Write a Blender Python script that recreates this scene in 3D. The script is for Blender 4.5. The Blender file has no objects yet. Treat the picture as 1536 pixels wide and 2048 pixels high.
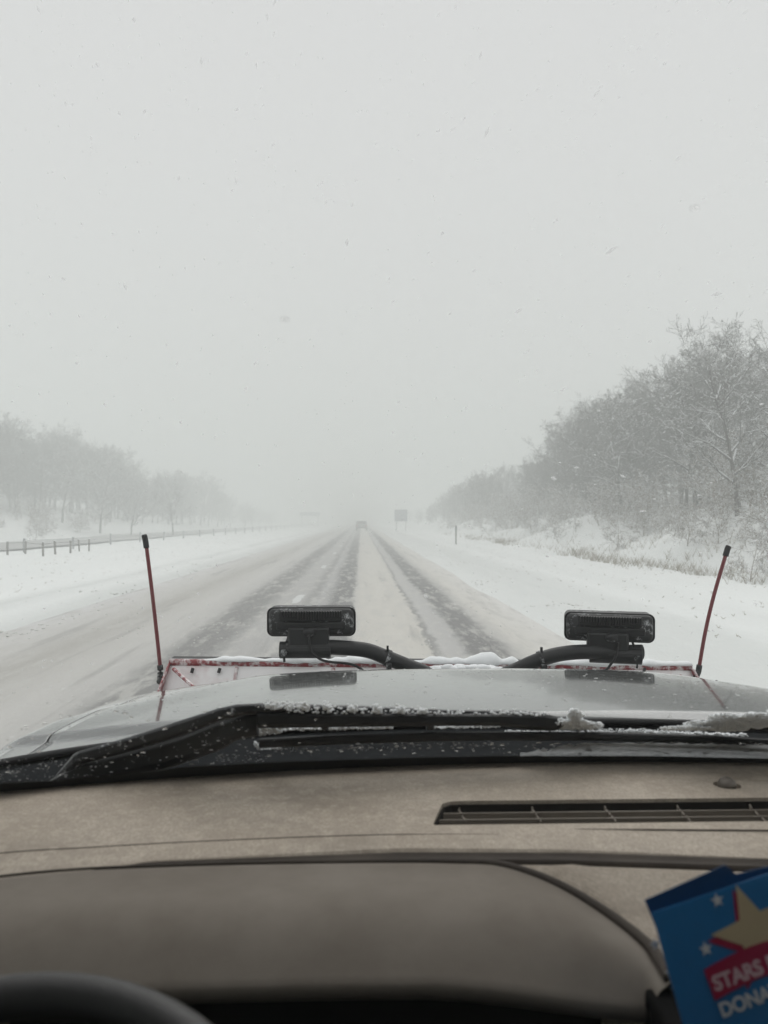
import bpy, bmesh, math, random
import numpy as np
from mathutils import Vector, Matrix, Euler, noise

random.seed(7); np.random.seed(7)
SC = bpy.context.scene
COL = SC.collection
R = math.radians

# ------------------------------------------------------------------ camera
F = 1538.0                                   # focal length in photo pixels
cam_d = bpy.data.cameras.new('camera')
cam = bpy.data.objects.new('camera', cam_d); COL.objects.link(cam)
cam_d.sensor_fit = 'HORIZONTAL'; cam_d.sensor_width = 24.0
cam_d.lens = 24.0 * F / 1536.0
cam_d.clip_start = 0.02; cam_d.clip_end = 6000
EYE = Vector((0, 0, 1.8))
cam.location = EYE
cam.rotation_euler = (R(90 + 0.6), 0, R(-1.71))
cam_d.dof.use_dof = True
cam_d.dof.focus_distance = 2.9
cam_d.dof.aperture_fstop = 5.0
SC.camera = cam
CR = Euler((R(90 + 0.6), 0, R(-1.71))).to_matrix()

def ray(px, py):
    return CR @ Vector(((px - 768) / F, (1024 - py) / F, -1))
def P(px, py, Y):
    d = ray(px, py)
    return EYE + d * (Y / d.y)
def PZ(px, py, z):
    d = ray(px, py)
    return EYE + d * ((z - EYE.z) / d.z)

# ------------------------------------------------------------------ world, sun, exposure
SUN_EL, SUN_ROT = R(48), R(200)
w = bpy.data.worlds.new('World'); SC.world = w; w.use_nodes = True
nt = w.node_tree; nt.nodes.clear()
sky = nt.nodes.new('ShaderNodeTexSky'); sky.sky_type = 'NISHITA'; sky.sun_disc = False
sky.sun_elevation = SUN_EL; sky.sun_rotation = SUN_ROT; sky.dust_density = 6; sky.air_density = 1
bw = nt.nodes.new('ShaderNodeRGBToBW'); nt.links.new(sky.outputs[0], bw.inputs[0])
mixw = nt.nodes.new('ShaderNodeMix'); mixw.data_type = 'RGBA'
mixw.inputs['Factor'].default_value = 0.93      # solid snow cloud over the clear sky
nt.links.new(bw.outputs[0], mixw.inputs[6]); mixw.inputs[7].default_value = (8.45, 8.38, 8.55, 1)
bg = nt.nodes.new('ShaderNodeBackground'); bg.inputs['Strength'].default_value = 0.08
nt.links.new(mixw.outputs[2], bg.inputs[0])
wo = nt.nodes.new('ShaderNodeOutputWorld'); nt.links.new(bg.outputs[0], wo.inputs[0])

sd = bpy.data.lights.new('sun', 'SUN'); sun = bpy.data.objects.new('sun', sd); COL.objects.link(sun)
sd.energy = 1.5; sd.angle = R(60); sd.color = (1, 0.985, 0.96)
sun.rotation_euler = Euler((math.pi / 2 - SUN_EL, 0, math.pi - SUN_ROT + math.pi))
SC.view_settings.view_transform = 'Standard'; SC.view_settings.look = 'None'
SC.view_settings.exposure = 0.24; SC.view_settings.gamma = 1; SC.view_settings.use_curve_mapping = False
cy = SC.cycles
cy.use_denoising = True
try: cy.denoiser = 'OPENIMAGEDENOISE'
except Exception: pass
cy.max_bounces = 10; cy.diffuse_bounces = 5; cy.volume_bounces = 4; cy.transparent_max_bounces = 12
cy.transmission_bounces = 6; cy.glossy_bounces = 3
cy.caustics_reflective = False; cy.caustics_refractive = False
cy.sample_clamp_indirect = 6

# ------------------------------------------------------------------ materials
class NT:
    def __init__(s, name):
        s.m = bpy.data.materials.new(name); s.m.use_nodes = True
        s.t = s.m.node_tree; s.b = s.t.nodes['Principled BSDF']; s.o = s.t.nodes['Material Output']
    def n(s, typ, **kw):
        x = s.t.nodes.new(typ)
        for k, v in kw.items(): setattr(x, k, v)
        return x
    def l(s, a, b): s.t.links.new(a, b)
    def coord(s, scale=(1, 1, 1), kind='Object'):
        if kind == 'World':
            g = s.n('ShaderNodeNewGeometry').outputs['Position']
        else:
            g = s.n('ShaderNodeTexCoord').outputs[kind]
        mp = s.n('ShaderNodeMapping'); mp.inputs['Scale'].default_value = scale
        s.l(g, mp.inputs[0]); return mp.outputs[0]
    def noise(s, vec, scale, detail=4, rough=.55, dist=0):
        x = s.n('ShaderNodeTexNoise'); s.l(vec, x.inputs['Vector'])
        x.inputs['Scale'].default_value = scale; x.inputs['Detail'].default_value = detail
        x.inputs['Roughness'].default_value = rough; x.inputs['Distortion'].default_value = dist
        return x.outputs['Fac']
    def ramp(s, fac, stops, interp='LINEAR'):
        x = s.n('ShaderNodeValToRGB'); x.color_ramp.interpolation = interp
        e = x.color_ramp.elements
        while len(e) < len(stops): e.new(0.5)
        for k, (p, c) in enumerate(stops):
            e[k].position = p
            e[k].color = (c, c, c, 1) if not isinstance(c, (tuple, list)) else (*c, 1)
        s.l(fac, x.inputs[0]); return x.outputs[0]
    def mix(s, fac, a, b, mode='MIX'):
        x = s.n('ShaderNodeMix', data_type='RGBA', blend_type=mode)
        for sock, v in ((x.inputs['Factor'], fac), (x.inputs[6], a), (x.inputs[7], b)):
            if hasattr(v, 'is_linked') or hasattr(v, 'links'): s.l(v, sock)
            elif isinstance(v, (tuple, list)): sock.default_value = (*v, 1)
            else: sock.default_value = v
        return x.outputs[2]
    def math(s, op, a, b=0.0, c=None, clamp=False):
        x = s.n('ShaderNodeMath', operation=op, use_clamp=clamp)
        for k, v in enumerate((a, b) if c is None else (a, b, c)):
            if hasattr(v, 'links'): s.l(v, x.inputs[k])
            else: x.inputs[k].default_value = v
        return x.outputs[0]
    def bump(s, h, strength=.3, dist=.01):
        x = s.n('ShaderNodeBump'); x.inputs['Strength'].default_value = strength
        x.inputs['Distance'].default_value = dist; s.l(h, x.inputs['Height'])
        s.l(x.outputs[0], s.b.inputs['Normal']); return x.outputs[0]
    def set(s, col=None, rough=.6, metal=0, coat=0, spec=.5, coat_rough=.05):
        if col is not None:
            if hasattr(col, 'links'): s.l(col, s.b.inputs['Base Color'])
            else: s.b.inputs['Base Color'].default_value = (*col, 1)
        if hasattr(rough, 'links'): s.l(rough, s.b.inputs['Roughness'])
        else: s.b.inputs['Roughness'].default_value = rough
        s.b.inputs['Metallic'].default_value = metal
        s.b.inputs['Coat Weight'].default_value = coat; s.b.inputs['Coat Roughness'].default_value = coat_rough
        s.b.inputs['Specular IOR Level'].default_value = spec
        return s.m

def simple(name, col, rough=.6, var=.15, scale=30, metal=0, coat=0, bump=0, spec=.5, bdist=.002):
    t = NT(name); v = t.coord()
    f = t.noise(v, scale)
    c = t.mix(f, tuple(x * (1 - var) for x in col), tuple(min(1, x * (1 + var)) for x in col))
    if bump: t.bump(t.noise(v, scale * 4), bump, bdist)
    return t.set(c, rough, metal, coat, spec)

def mat_snow_ground():
    t = NT('snow_ground'); v = t.coord((1, 1, 1), 'World')
    big = t.noise(t.coord((1, .25, 1), 'World'), .5, 5)
    c = t.mix(big, (.76, .785, .775), (.87, .885, .875))
    dirt = t.noise(t.coord((1, .6, 1), 'World'), 2.2, 7, .7)
    dm = t.ramp(dirt, [(.66, 0), (.74, 1)])
    c = t.mix(t.math('MULTIPLY', dm, .35), c, (.42, .40, .36))
    # shoulders: packed, ploughed snow is greyer than the verge
    g = t.n('ShaderNodeSeparateXYZ'); t.l(t.n('ShaderNodeNewGeometry').outputs['Position'], g.inputs[0])
    xw = t.math('ADD', g.outputs[0], t.math('MULTIPLY', t.math('SUBTRACT', t.noise(t.coord((1, .15, 1), 'World'), .7, 4), .5), 1.0))
    fac = t.math('DIVIDE', t.math('ADD', xw, 10), 20)
    sh = t.ramp(fac, [(0.0, 0), (.10, 0), (.135, .65), (.17, .15), (.2, .75), (.235, .6), (.25, 1), (.6, .55), (.64, .35), (.70, .62), (.76, .6), (.80, .1), (.85, .25), (.9, 0), (1, 0)])
    c = t.mix(sh, c, (.60, .62, .605))
    hb = t.noise(t.coord((1, .5, 1), 'World'), 3, 6, .6)
    t.bump(hb, .7, .09)
    return t.set(c, .75, spec=.25)

def mat_road():
    t = NT('snowy_asphalt')
    g = t.n('ShaderNodeSeparateXYZ'); t.l(t.n('ShaderNodeNewGeometry').outputs['Position'], g.inputs[0])
    wob = t.math('MULTIPLY', t.math('SUBTRACT', t.noise(t.coord((1, .12, 1), 'World'), .8, 5, .6), .5), .34)
    wob2 = t.math('MULTIPLY', t.math('SUBTRACT', t.noise(t.coord((1, .35, 1), 'World'), 6, 4, .6),   .5), .34)
    x = t.math('ADD', t.math('ADD', g.outputs[0], wob), wob2)
    fac = t.math('DIVIDE', t.math('ADD', x, 6), 10)
    B = lambda k, wm=1.0: (k * (1.0 + .02 * wm), k, k * (1 - .05 * wm))
    S = [(-5.9, B(.62, 0)), (-5.2, B(.56, .6)), (-4.6, B(.50, .9)), (-4.2, B(.40, 1.3)), (-3.8, B(.47, 1)), (-3.3, B(.52, .8)), (-2.8, B(.46, .7)),
         (-2.5, B(.22, .5)), (-2.1, B(.22, .4)), (-1.8, B(.40, .5)), (-1.35, B(.40, .5)), (-1.1, B(.25, .3)), (-.92, B(.40, .3)),
         (-.75, B(.31, .3)), (-.62, B(.17, .2)), (-.2, B(.18, .2)), (-.12, B(.48, 1)), (.0, B(.54, 1.5)), (.5, B(.56, 1.5)), (.95, B(.54, 1.5)),
         (1.02, B(.22, .3)), (1.12, B(.46, .5)), (1.4, B(.42, .4)), (1.52, B(.17, .2)), (1.92, B(.19, .3)), (2.1, B(.44, .8)),
         (2.35, B(.58, 1.3)), (3.2, B(.64, .6))]
    c = t.ramp(fac, [((p + 6) / 10, k) for p, k in S])
    # crushed slush: pale clots over the wheel paths, darker bare streaks
    n1 = t.noise(t.coord((1, .22, 1), 'World'), 3.5, 7, .68)
    c = t.mix(t.ramp(n1, [(.50, 0), (.62, .75)]), c, (.52, .515, .49))
    n2 = t.noise(t.coord((1, .06, 1), 'World'), 2.2, 6, .65)
    c = t.mix(t.ramp(n2, [(.56, 0), (.70, .55)]), c, (.24, .238, .23))
    n3 = t.noise(t.coord((1, .5, 1), 'World'), 14, 5, .7)
    c = t.mix(t.ramp(n3, [(.60, 0), (.70, .5)]), c, (.66, .665, .65))
    rg = t.ramp(n1, [(.3, .5), (.7, .85)])
    t.bump(n3, .6, .03)
    return t.set(c, rg, spec=.3)

def mat_bark(name, snow, dark=(.085, .078, .072)):
    t = NT(name); v = t.coord()
    c = t.mix(t.noise(v, 3), dark, tuple(k * 1.7 for k in dark))
    g = t.n('ShaderNodeSeparateXYZ'); t.l(t.n('ShaderNodeNewGeometry').outputs['Normal'], g.inputs[0])
    nn = t.math('ADD', g.outputs[2], t.math('MULTIPLY', t.math('SUBTRACT', t.noise(v, 2.5, 3), .5), .9))
    f = t.ramp(nn, [(.30, 0), (.55, 1)])
    f = t.math('MULTIPLY', f, snow)
    c = t.mix(f, c, (.78, .79, .79))
    return t.set(c, .85, spec=.2)

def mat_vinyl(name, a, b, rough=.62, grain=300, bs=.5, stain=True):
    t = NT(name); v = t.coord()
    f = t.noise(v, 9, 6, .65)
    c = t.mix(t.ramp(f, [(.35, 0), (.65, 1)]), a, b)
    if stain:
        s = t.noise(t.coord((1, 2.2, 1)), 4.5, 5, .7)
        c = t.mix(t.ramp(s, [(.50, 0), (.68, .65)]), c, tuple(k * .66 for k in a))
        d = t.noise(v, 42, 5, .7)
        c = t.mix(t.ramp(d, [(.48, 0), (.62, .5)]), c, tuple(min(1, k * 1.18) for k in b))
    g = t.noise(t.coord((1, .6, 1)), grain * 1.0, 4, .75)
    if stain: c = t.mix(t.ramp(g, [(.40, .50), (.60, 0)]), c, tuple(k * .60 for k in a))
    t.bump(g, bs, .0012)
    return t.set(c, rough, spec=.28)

def mat_paint():
    t = NT('silver_wet_paint'); v = t.coord()
    n = t.noise(t.coord((1, .5, 1)), 5, 5)
    c = t.mix(n, (.14, .146, .145), (.20, .207, .205))
    sp = t.noise(t.coord((2.5, 1, 1)), 160, 3, .6)
    c = t.mix(t.ramp(sp, [(.70, 0), (.76, .5)]), c, (.62, .63, .63))
    dr = t.noise(t.coord((6, 14, 1)), 5, 5, .6)
    r = t.ramp(dr, [(.35, .07), (.7, .20)])
    t.bump(t.noise(t.coord((4, 20, 1)), 5, 4, .6), .05, .004)
    m = t.set(c, r, metal=.35, coat=.7, coat_rough=.04)
    return m

def mat_blade():
    t = NT('blade_snow_plastered'); v = t.coord()
    f = t.noise(v, 3.5, 6, .6)
    c = t.mix(t.ramp(f, [(.28, 0), (.46, 1)]), (.60, .46, .46), (.84, .83, .83))
    t.bump(t.noise(v, 12, 5), .3, .01)
    return t.set(c, .8, spec=.2)

def mat_redpaint():
    t = NT('red_plow_paint'); v = t.coord()
    f = t.noise(v, 6, 6, .65)
    c = t.mix(f, (.19, .014, .018), (.28, .04, .045))
    c = t.mix(t.ramp(t.noise(v, 22, 6, .75), [(.46, 0), (.58, .9)]), c, (.74, .72, .72))
    return t.set(c, .45, coat=.2)

def mat_sooty(name, col=(.012, .012, .013), frost=.0, rough=.42, lo=.55, hi=.66, sc=22):
    t = NT(name); v = t.coord()
    c = t.mix(t.noise(v, 18), col, tuple(k * 2.3 for k in col))
    if frost:
        f = t.noise(v, sc, 7, .75)
        c = t.mix(t.math('MULTIPLY', t.ramp(f, [(lo, 0), (hi, 1)]), frost), c, (.62, .64, .65))
    t.bump(t.noise(v, 300, 3), .15, .001)
    return t.set(c, rough, spec=.4 if rough < .6 else .08)

def mat_clear():
    t = NT('clear_glass'); t.t.nodes.remove(t.b)
    b = t.n('ShaderNodeBsdfTransparent'); b.inputs[0].default_value = (.978, .978, .976, 1)
    t.l(b.outputs[0], t.o.inputs[0]); return t.m

def mat_water():
    t = NT('water_drop'); t.b.inputs['Base Color'].default_value = (1, 1, 1, 1)
    t.b.inputs['Transmission Weight'].default_value = 1; t.b.inputs['IOR'].default_value = 1.33
    t.b.inputs['Roughness'].default_value = 0.0
    return t.m

def mat_dotfrit():
    return simple('frit_black', (.004, .004, .004), .35, .1)

M = dict(
    snow=mat_snow_ground(), road=mat_road(),
    bark_near=mat_bark('bark_snowy_near', .95, (.075, .068, .064)), bark=mat_bark('bark_snowy', .28, (.07, .064, .06)), brush=mat_bark('brush_snowy', 1.0, (.16, .13, .105)),
    paint=mat_paint(), blade=mat_blade(), red=mat_redpaint(),
    black=mat_sooty('black_plastic', (.010, .0105, .011), .0, .45), black_frost=mat_sooty('black_plastic_frosted', (.010, .0105, .011), .8, .5, .54, .66, 22),
    rubber=simple('black_rubber', (.012, .012, .013), .6, .2, 60), wiper=mat_sooty('wiper_black', (.012, .0125, .0135), .65, .38, .60, .66, 60),
    cowl=mat_sooty('cowl_plastic', (.007, .008, .009), .25, .8, .62, .70, 90),
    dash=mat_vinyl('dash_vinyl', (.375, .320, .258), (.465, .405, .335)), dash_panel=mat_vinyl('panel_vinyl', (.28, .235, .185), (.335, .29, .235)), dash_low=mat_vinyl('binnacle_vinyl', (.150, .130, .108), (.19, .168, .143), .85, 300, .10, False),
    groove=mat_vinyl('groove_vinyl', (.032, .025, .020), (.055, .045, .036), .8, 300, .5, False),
    ventblack=simple('vent_dark', (.02, .018, .016), .8, .1, spec=.1), ventslat=simple('vent_slat', (.19, .165, .135), .55, .1, 80),
    interior=simple('cab_lining', (.07, .062, .054), .8, .1), cavity=simple('recess_shade_black', (.006, .006, .006), .9, .1, spec=.05),  # cavity: shade inside the binnacle put into a near-black colour
    glass=mat_clear(), water=mat_water(), frit=mat_dotfrit(),
    ice=simple('ice_speck', (.80, .82, .84), .35, .05), snowpile=simple('fresh_snow', (.84, .86, .87), .7, .04, 60, bump=.4, spec=.3, bdist=.003),
    leather=simple('wheel_leather', (.016, .015, .015), .45, .2, 90, bump=.2),
    wood=simple('weathered_post', (.12, .11, .10), .8, .25, 8), steel=simple('galvanised_steel', (.26, .27, .28), .5, .2, 5, metal=.3),
    grass=simple('dry_grass', (.31, .27, .21), .85, .3, 3), darkrock=simple('grit', (.1, .09, .08), .9, .3, 5),
    white=simple('marking_paint', (.60, .61, .60), .7, .1, 6), signblue=simple('sign_back', (.27, .30, .34), .55, .15, 2),
    carpaint=simple('suv_paint', (.20, .22, .23), .3, .1, 3, coat=.7), carglass=simple('suv_glass', (.02, .022, .025), .12, .1),
    tyre=simple('tyre_rubber', (.02, .02, .02), .8, .2), lampred=simple('tail_lamp_lens', (.35, .02, .02), .25, .1),
    lens=simple('lamp_lens', (.55, .57, .58), .12, .1), chrome=simple('chrome', (.5, .5, .5), .2, .1, metal=1),
    pblue=None, flake=None,
)
def mat_print(name, a, b, sc=10):
    t = NT(name); c = t.mix(t.noise(t.coord(), sc, 2), a, b); return t.set(c, .32, spec=.5)
t = NT('snowflake'); t.set((.86, .87, .88), .8, spec=.1)
tr_ = t.n('ShaderNodeBsdfTransparent'); tl_ = t.n('ShaderNodeBsdfTranslucent'); tl_.inputs[0].default_value = (.9, .9, .9, 1)
m1 = t.n('ShaderNodeMixShader'); m1.inputs[0].default_value = .5; t.l(t.b.outputs[0], m1.inputs[1]); t.l(tl_.outputs[0], m1.inputs[2])
m2 = t.n('ShaderNodeMixShader'); m2.inputs[0].default_value = .55; t.l(m1.outputs[0], m2.inputs[1]); t.l(tr_.outputs[0], m2.inputs[2]); t.l(m2.outputs[0], t.o.inputs[0])
M['flake'] = t.m
M['pblue'] = mat_print('leaflet_blue', (.016, .135, .36), (.032, .26, .58))
M['pdark'] = mat_print('leaflet_navy', (.01, .05, .14), (.012, .07, .19))
M['pgold'] = mat_print('leaflet_gold', (.56, .45, .27), (.64, .53, .35), 20)
M['pred'] = mat_print('leaflet_crimson', (.34, .012, .06), (.40, .02, .08))
M['pwhite'] = mat_print('leaflet_white', (.70, .72, .74), (.76, .77, .78))
M['ppink'] = mat_print('leaflet_pink', (.72, .50, .55), (.78, .58, .62))

t = NT('cab_dimming_glass'); t.t.nodes.remove(t.b); b_ = t.n('ShaderNodeBsdfTransparent'); b_.inputs[0].default_value = (.55, .57, .56, 1); t.l(b_.outputs[0], t.o.inputs[0]); M['dim_glass'] = t.m  # otherwise clear door glass, darkened to cut light inside the cab
# ------------------------------------------------------------------ mesh building
class MB:
    def __init__(s): s.v = []; s.f = []
    def add(s, vs, fs):
        o = len(s.v); s.v += [tuple(x) for x in vs]; s.f += [tuple(i + o for i in f) for f in fs]; return s
    def box(s, c, size, rot=None):
        hx, hy, hz = [k / 2 for k in size]
        vs = [Vector((x, y, z)) for x in (-hx, hx) for y in (-hy, hy) for z in (-hz, hz)]
        if rot is not None: vs = [rot @ q for q in vs]
        c = Vector(c)
        return s.add([q + c for q in vs], [(0, 1, 3, 2), (4, 6, 7, 5), (0, 4, 5, 1), (2, 3, 7, 6), (0, 2, 6, 4), (1, 5, 7, 3)])
    def tube(s, pts, rad, n=10, caps=True, flat=1.0, up=(0, 0, 1)):
        pts = [Vector(p) for p in pts]
        if not isinstance(rad, (list, tuple)): rad = [rad] * len(pts)
        up = Vector(up); vs = []; fs = []
        for i, p in enumerate(pts):
            t = (pts[min(i + 1, len(pts) - 1)] - pts[max(i - 1, 0)]).normalized()
            a = t.cross(up)
            if a.length < 1e-4: a = t.cross(Vector((1, 0, 0)))
            a.normalize(); b = a.cross(t)
            for k in range(n):
                th = 2 * math.pi * k / n
                vs.append(p + a * (math.cos(th) * rad[i]) + b * (math.sin(th) * rad[i] * flat))
        for i in range(len(pts) - 1):
            for k in range(n):
                k2 = (k + 1) % n
                fs.append((i * n + k, i * n + k2, (i + 1) * n + k2, (i + 1) * n + k))
        if caps:
            fs.append(tuple(range(n - 1, -1, -1))); fs.append(tuple((len(pts) - 1) * n + k for k in range(n)))
        return s.add(vs, fs)
    def prism(s, poly, a, b):
        """poly: list of 2D (u, v); a, b: functions (u, v) -> 3D for the two faces"""
        n = len(poly)
        vs = [a(*q) for q in poly] + [b(*q) for q in poly]
        fs = [tuple(range(n - 1, -1, -1)), tuple(range(n, 2 * n))] + [(i, (i + 1) % n, n + (i + 1) % n, n + i) for i in range(n)]
        return s.add(vs, fs)
    def grid(s, fn, nu, nv):
        vs = [fn(i / nu, j / nv) for i in range(nu + 1) for j in range(nv + 1)]
        fs = [(i * (nv + 1) + j, (i + 1) * (nv + 1) + j, (i + 1) * (nv + 1) + j + 1, i * (nv + 1) + j + 1) for i in range(nu) for j in range(nv)]
        return s.add(vs, fs)
    def ball(s, c, r, sub=1, jit=0.0, sq=(1, 1, 1)):
        bm = bmesh.new(); bmesh.ops.create_icosphere(bm, subdivisions=sub, radius=1)
        vs = []
        for v_ in bm.verts:
            k = r * (1 + random.uniform(-jit, jit))
            vs.append((c[0] + v_.co.x * k * sq[0], c[1] + v_.co.y * k * sq[1], c[2] + v_.co.z * k * sq[2]))
        fs = [tuple(q.index for q in f.verts) for f in bm.faces]; bm.free()
        return s.add(vs, fs)
    def build(s, name, mat, parent=None, smooth=False, bevel=0, recalc=True, solid=0, seg=2, sub=0):
        me = bpy.data.meshes.new(name)
        off = parent_world(parent)
        me.from_pydata([(x - off[0], y - off[1], z - off[2]) for x, y, z in s.v], [], s.f)
        if recalc:
            bm = bmesh.new(); bm.from_mesh(me); bmesh.ops.recalc_face_normals(bm, faces=bm.faces); bm.to_mesh(me); bm.free()
        me.materials.append(mat)
        if smooth: me.polygons.foreach_set('use_smooth', [True] * len(me.polygons))
        o = bpy.data.objects.new(name, me); COL.objects.link(o)
        if parent is not None: o.parent = parent
        if solid:
            md = o.modifiers.new('solid', 'SOLIDIFY'); md.thickness = solid; md.offset = -1
        if bevel:
            md = o.modifiers.new('bevel', 'BEVEL'); md.width = bevel; md.segments = seg; md.limit_method = 'ANGLE'; md.angle_limit = R(35)
        if sub:
            md = o.modifiers.new('sub', 'SUBSURF'); md.levels = sub; md.render_levels = sub
        return o

def parent_world(p):
    v = Vector((0, 0, 0))
    while p is not None:
        v += Vector(p.location); p = p.parent
    return v

def tag(o, label=None, cat=None, group=None, kind=None):
    if label: o['label'] = label
    if cat: o['category'] = cat
    if group: o['group'] = group
    if kind: o['kind'] = kind
    return o
def thing(name, label, cat, loc, group=None):
    o = bpy.data.objects.new(name, None); o.empty_display_size = .2; COL.objects.link(o)
    o.location = loc
    return tag(o, label, cat, group)
def copy_tree(o, parent=None):
    c = o.copy(); COL.objects.link(c); c.parent = parent
    for ch in [x for x in CH.get(o.name, [])]: copy_tree(ch, c)
    return c
CH = {}
def register(o):
    CH[o.name] = list(o.children)
    for c in o.children: register(c)

def lerp_curve(pts, n):
    """Catmull-Rom through 3D points"""
    pts = [Vector(p) for p in pts]; out = []
    for i in range(len(pts) - 1):
        p0 = pts[max(i - 1, 0)]; p1 = pts[i]; p2 = pts[i + 1]; p3 = pts[min(i + 2, len(pts) - 1)]
        for k in range(n):
            t = k / n
            out.append(.5 * ((2 * p1) + (-p0 + p2) * t + (2 * p0 - 5 * p1 + 4 * p2 - p3) * t * t + (-p0 + 3 * p1 - 3 * p2 + p3) * t ** 3))
    out.append(pts[-1]); return out
def interp(x, xs, ys):
    return float(np.interp(x, xs, ys))
def sstep(a, b, x):
    t = min(1, max(0, (x - a) / (b - a))); return t * t * (3 - 2 * t)

# ================================================================== THE SETTING
ROAD_L, ROAD_R = -5.75, 3.1
def H(x, y):
    if ROAD_L - .1 < x < ROAD_R: base = -.05
    else: base = .0
    n1 = noise.noise(Vector((x * .35, y * .12, 3))) ; n2 = noise.noise(Vector((x * 1.1, y * .5, 9)))
    if x >= ROAD_R - .6:
        e = sstep(ROAD_R - .5, ROAD_R + .5, x + n1 * .3)
        z = -.05 + e * .085 + .05 * sstep(4.5, 5.6, x + n1 * .6) * (1 + n2)
        z += .10 * sstep(7.5, 9.3, x + n1) * (1 + n2 * .5)
        z += 1.75 * sstep(10.0, 14.6, x + n1 * 1.6) + .12 * max(0, x - 14) * (1 + .4 * noise.noise(Vector((x * .1, y * .06, 5))))
        z += (.10 + .10 * n2) * math.exp(-((x - 4.1 - n1 * .3) / .38) ** 2)
        z += .22 * sstep(9.5, 12, x) * (n1 + n2 * .6)
        z = min(z, 6 + n1)
        z -= .9 * sstep(60, 160, y) * sstep(10, 16, x)
        z += .05 * sstep(3.5, 6, x) * noise.noise(Vector((x * 2.3, y * 1.1, 1)))
        return z
    if x <= ROAD_L + .6:
        X = -x
        e = sstep(5.5, 6.4, X + n1 * .3)
        z = -.05 + e * .085 + .07 * sstep(7.4, 8.6, X + n1 * .5) * (1 + n2 * .6)
        z -= .12 * sstep(10, 15, X)
        z += .10 * sstep(9, 11, X) * n1
        z += (.4 + .3 * n1) * sstep(29, 33, X) + .27 * max(0, X - 31) * (1 + .3 * noise.noise(Vector((x * .08, y * .05, 5)))) * (1 - .5 * sstep(90, 170, y))
        z += (.10 + .10 * n2) * math.exp(-((X - 6.9 - n1 * .3) / .4) ** 2) + .05 * sstep(6.5, 9, X) * noise.noise(Vector((x * 2.3, y * 1.1, 1)))
        z = min(z, 7 + n1)
        if 20.2 < X < 28.8: z -= .06
        return z
    return base

def ground():
    xs = sorted(set([-420, -300, -220, -160, -120, -95, -80, -70, -62, -55, -50] + list(np.arange(-46, -28, 1.2)) + list(np.arange(-28.9, -9, .75)) +
        list(np.arange(-9, -5, .16)) + [-4.8, -3, 0, 1.5] + list(np.arange(2.3, 6.5, .14)) + list(np.arange(6.5, 17, .3)) + list(np.arange(17, 34, 1.1)) +
        [36, 40, 45, 52, 62, 78, 100, 140, 200, 300, 420]))
    ys = list(np.arange(-30, 2, 4)) + list(np.arange(2, 12, .4)) + list(np.arange(12, 40, .5)) + list(np.arange(40, 90, 1.1)) + list(np.arange(90, 200, 4)) + [205, 220, 240, 270, 300, 350, 420, 520, 650, 800, 1000]
    nx, ny = len(xs), len(ys)
    vs = [(x, y, H(x, y)) for x in xs for y in ys]
    fs = [(i * ny + j, (i + 1) * ny + j, (i + 1) * ny + j + 1, i * ny + j + 1) for i in range(nx - 1) for j in range(ny - 1)]
    mb = MB().add(vs, fs)
    o = mb.build('ground', M['snow'], smooth=True, recalc=False)
    return tag(o, kind='structure')
ground()
mb = MB(); ys = list(np.arange(-30, 200, 10)) + list(np.arange(200, 1001, 100))
mb.add([(x, y, -.004) for y in ys for x in (ROAD_L, ROAD_R)], [(2 * i, 2 * i + 1, 2 * i + 3, 2 * i + 2) for i in range(len(ys) - 1)])
tag(mb.build('road', M['road'], recalc=False), kind='structure')
# oncoming carriageway beyond the median fence
mb = MB()
def mat_far_road():
    t = NT('far_carriageway')
    c = t.mix(t.noise(t.coord((1, .05, 1), 'World'), 1.3, 5), (.26, .26, .255), (.48, .48, .475)); return t.set(c, .7, spec=.3)
MFR = mat_far_road()
mb.add([(x, y, .05) for y in ys for x in (-28.2, -20.8)], [(2 * i, 2 * i + 1, 2 * i + 3, 2 * i + 2) for i in range(len(ys) - 1)])
tag(mb.build('oncoming_road', MFR, recalc=False), kind='structure')

# lane dashes, mostly buried
for k in range(9):
    y0 = 16.7 + 12.1 * k
    vs = []
    n = 9
    for i in range(n + 1):
        yy = y0 + 1.9 * i / n
        e = .055 * (1 if 0 < i < n else .4)
        vs += [(-1.46 - e + random.uniform(-.03, .03), yy, .001), (-1.40 + e + random.uniform(-.03, .03), yy, .001)]
    mb = MB().add(vs, [(2 * i, 2 * i + 1, 2 * i + 3, 2 * i + 2) for i in range(n)])
    tag(mb.build('lane_marking', M['white'], recalc=False), kind='structure')

# ------------------------------------------------------------------ haze
mb = MB().box((0, 485, 17), (1100, 1130, 40))
t = NT('snowy_air'); t.t.nodes.remove(t.b)
pv = t.n('ShaderNodeVolumePrincipled'); pv.inputs['Color'].default_value = (.888, .910, .896, 1)
pv.inputs['Density'].default_value = .0125; pv.inputs['Anisotropy'].default_value = 0.0
t.l(pv.outputs[0], t.o.inputs['Volume'])
hz = mb.build('haze', t.m); tag(hz, kind='stuff')

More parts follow.
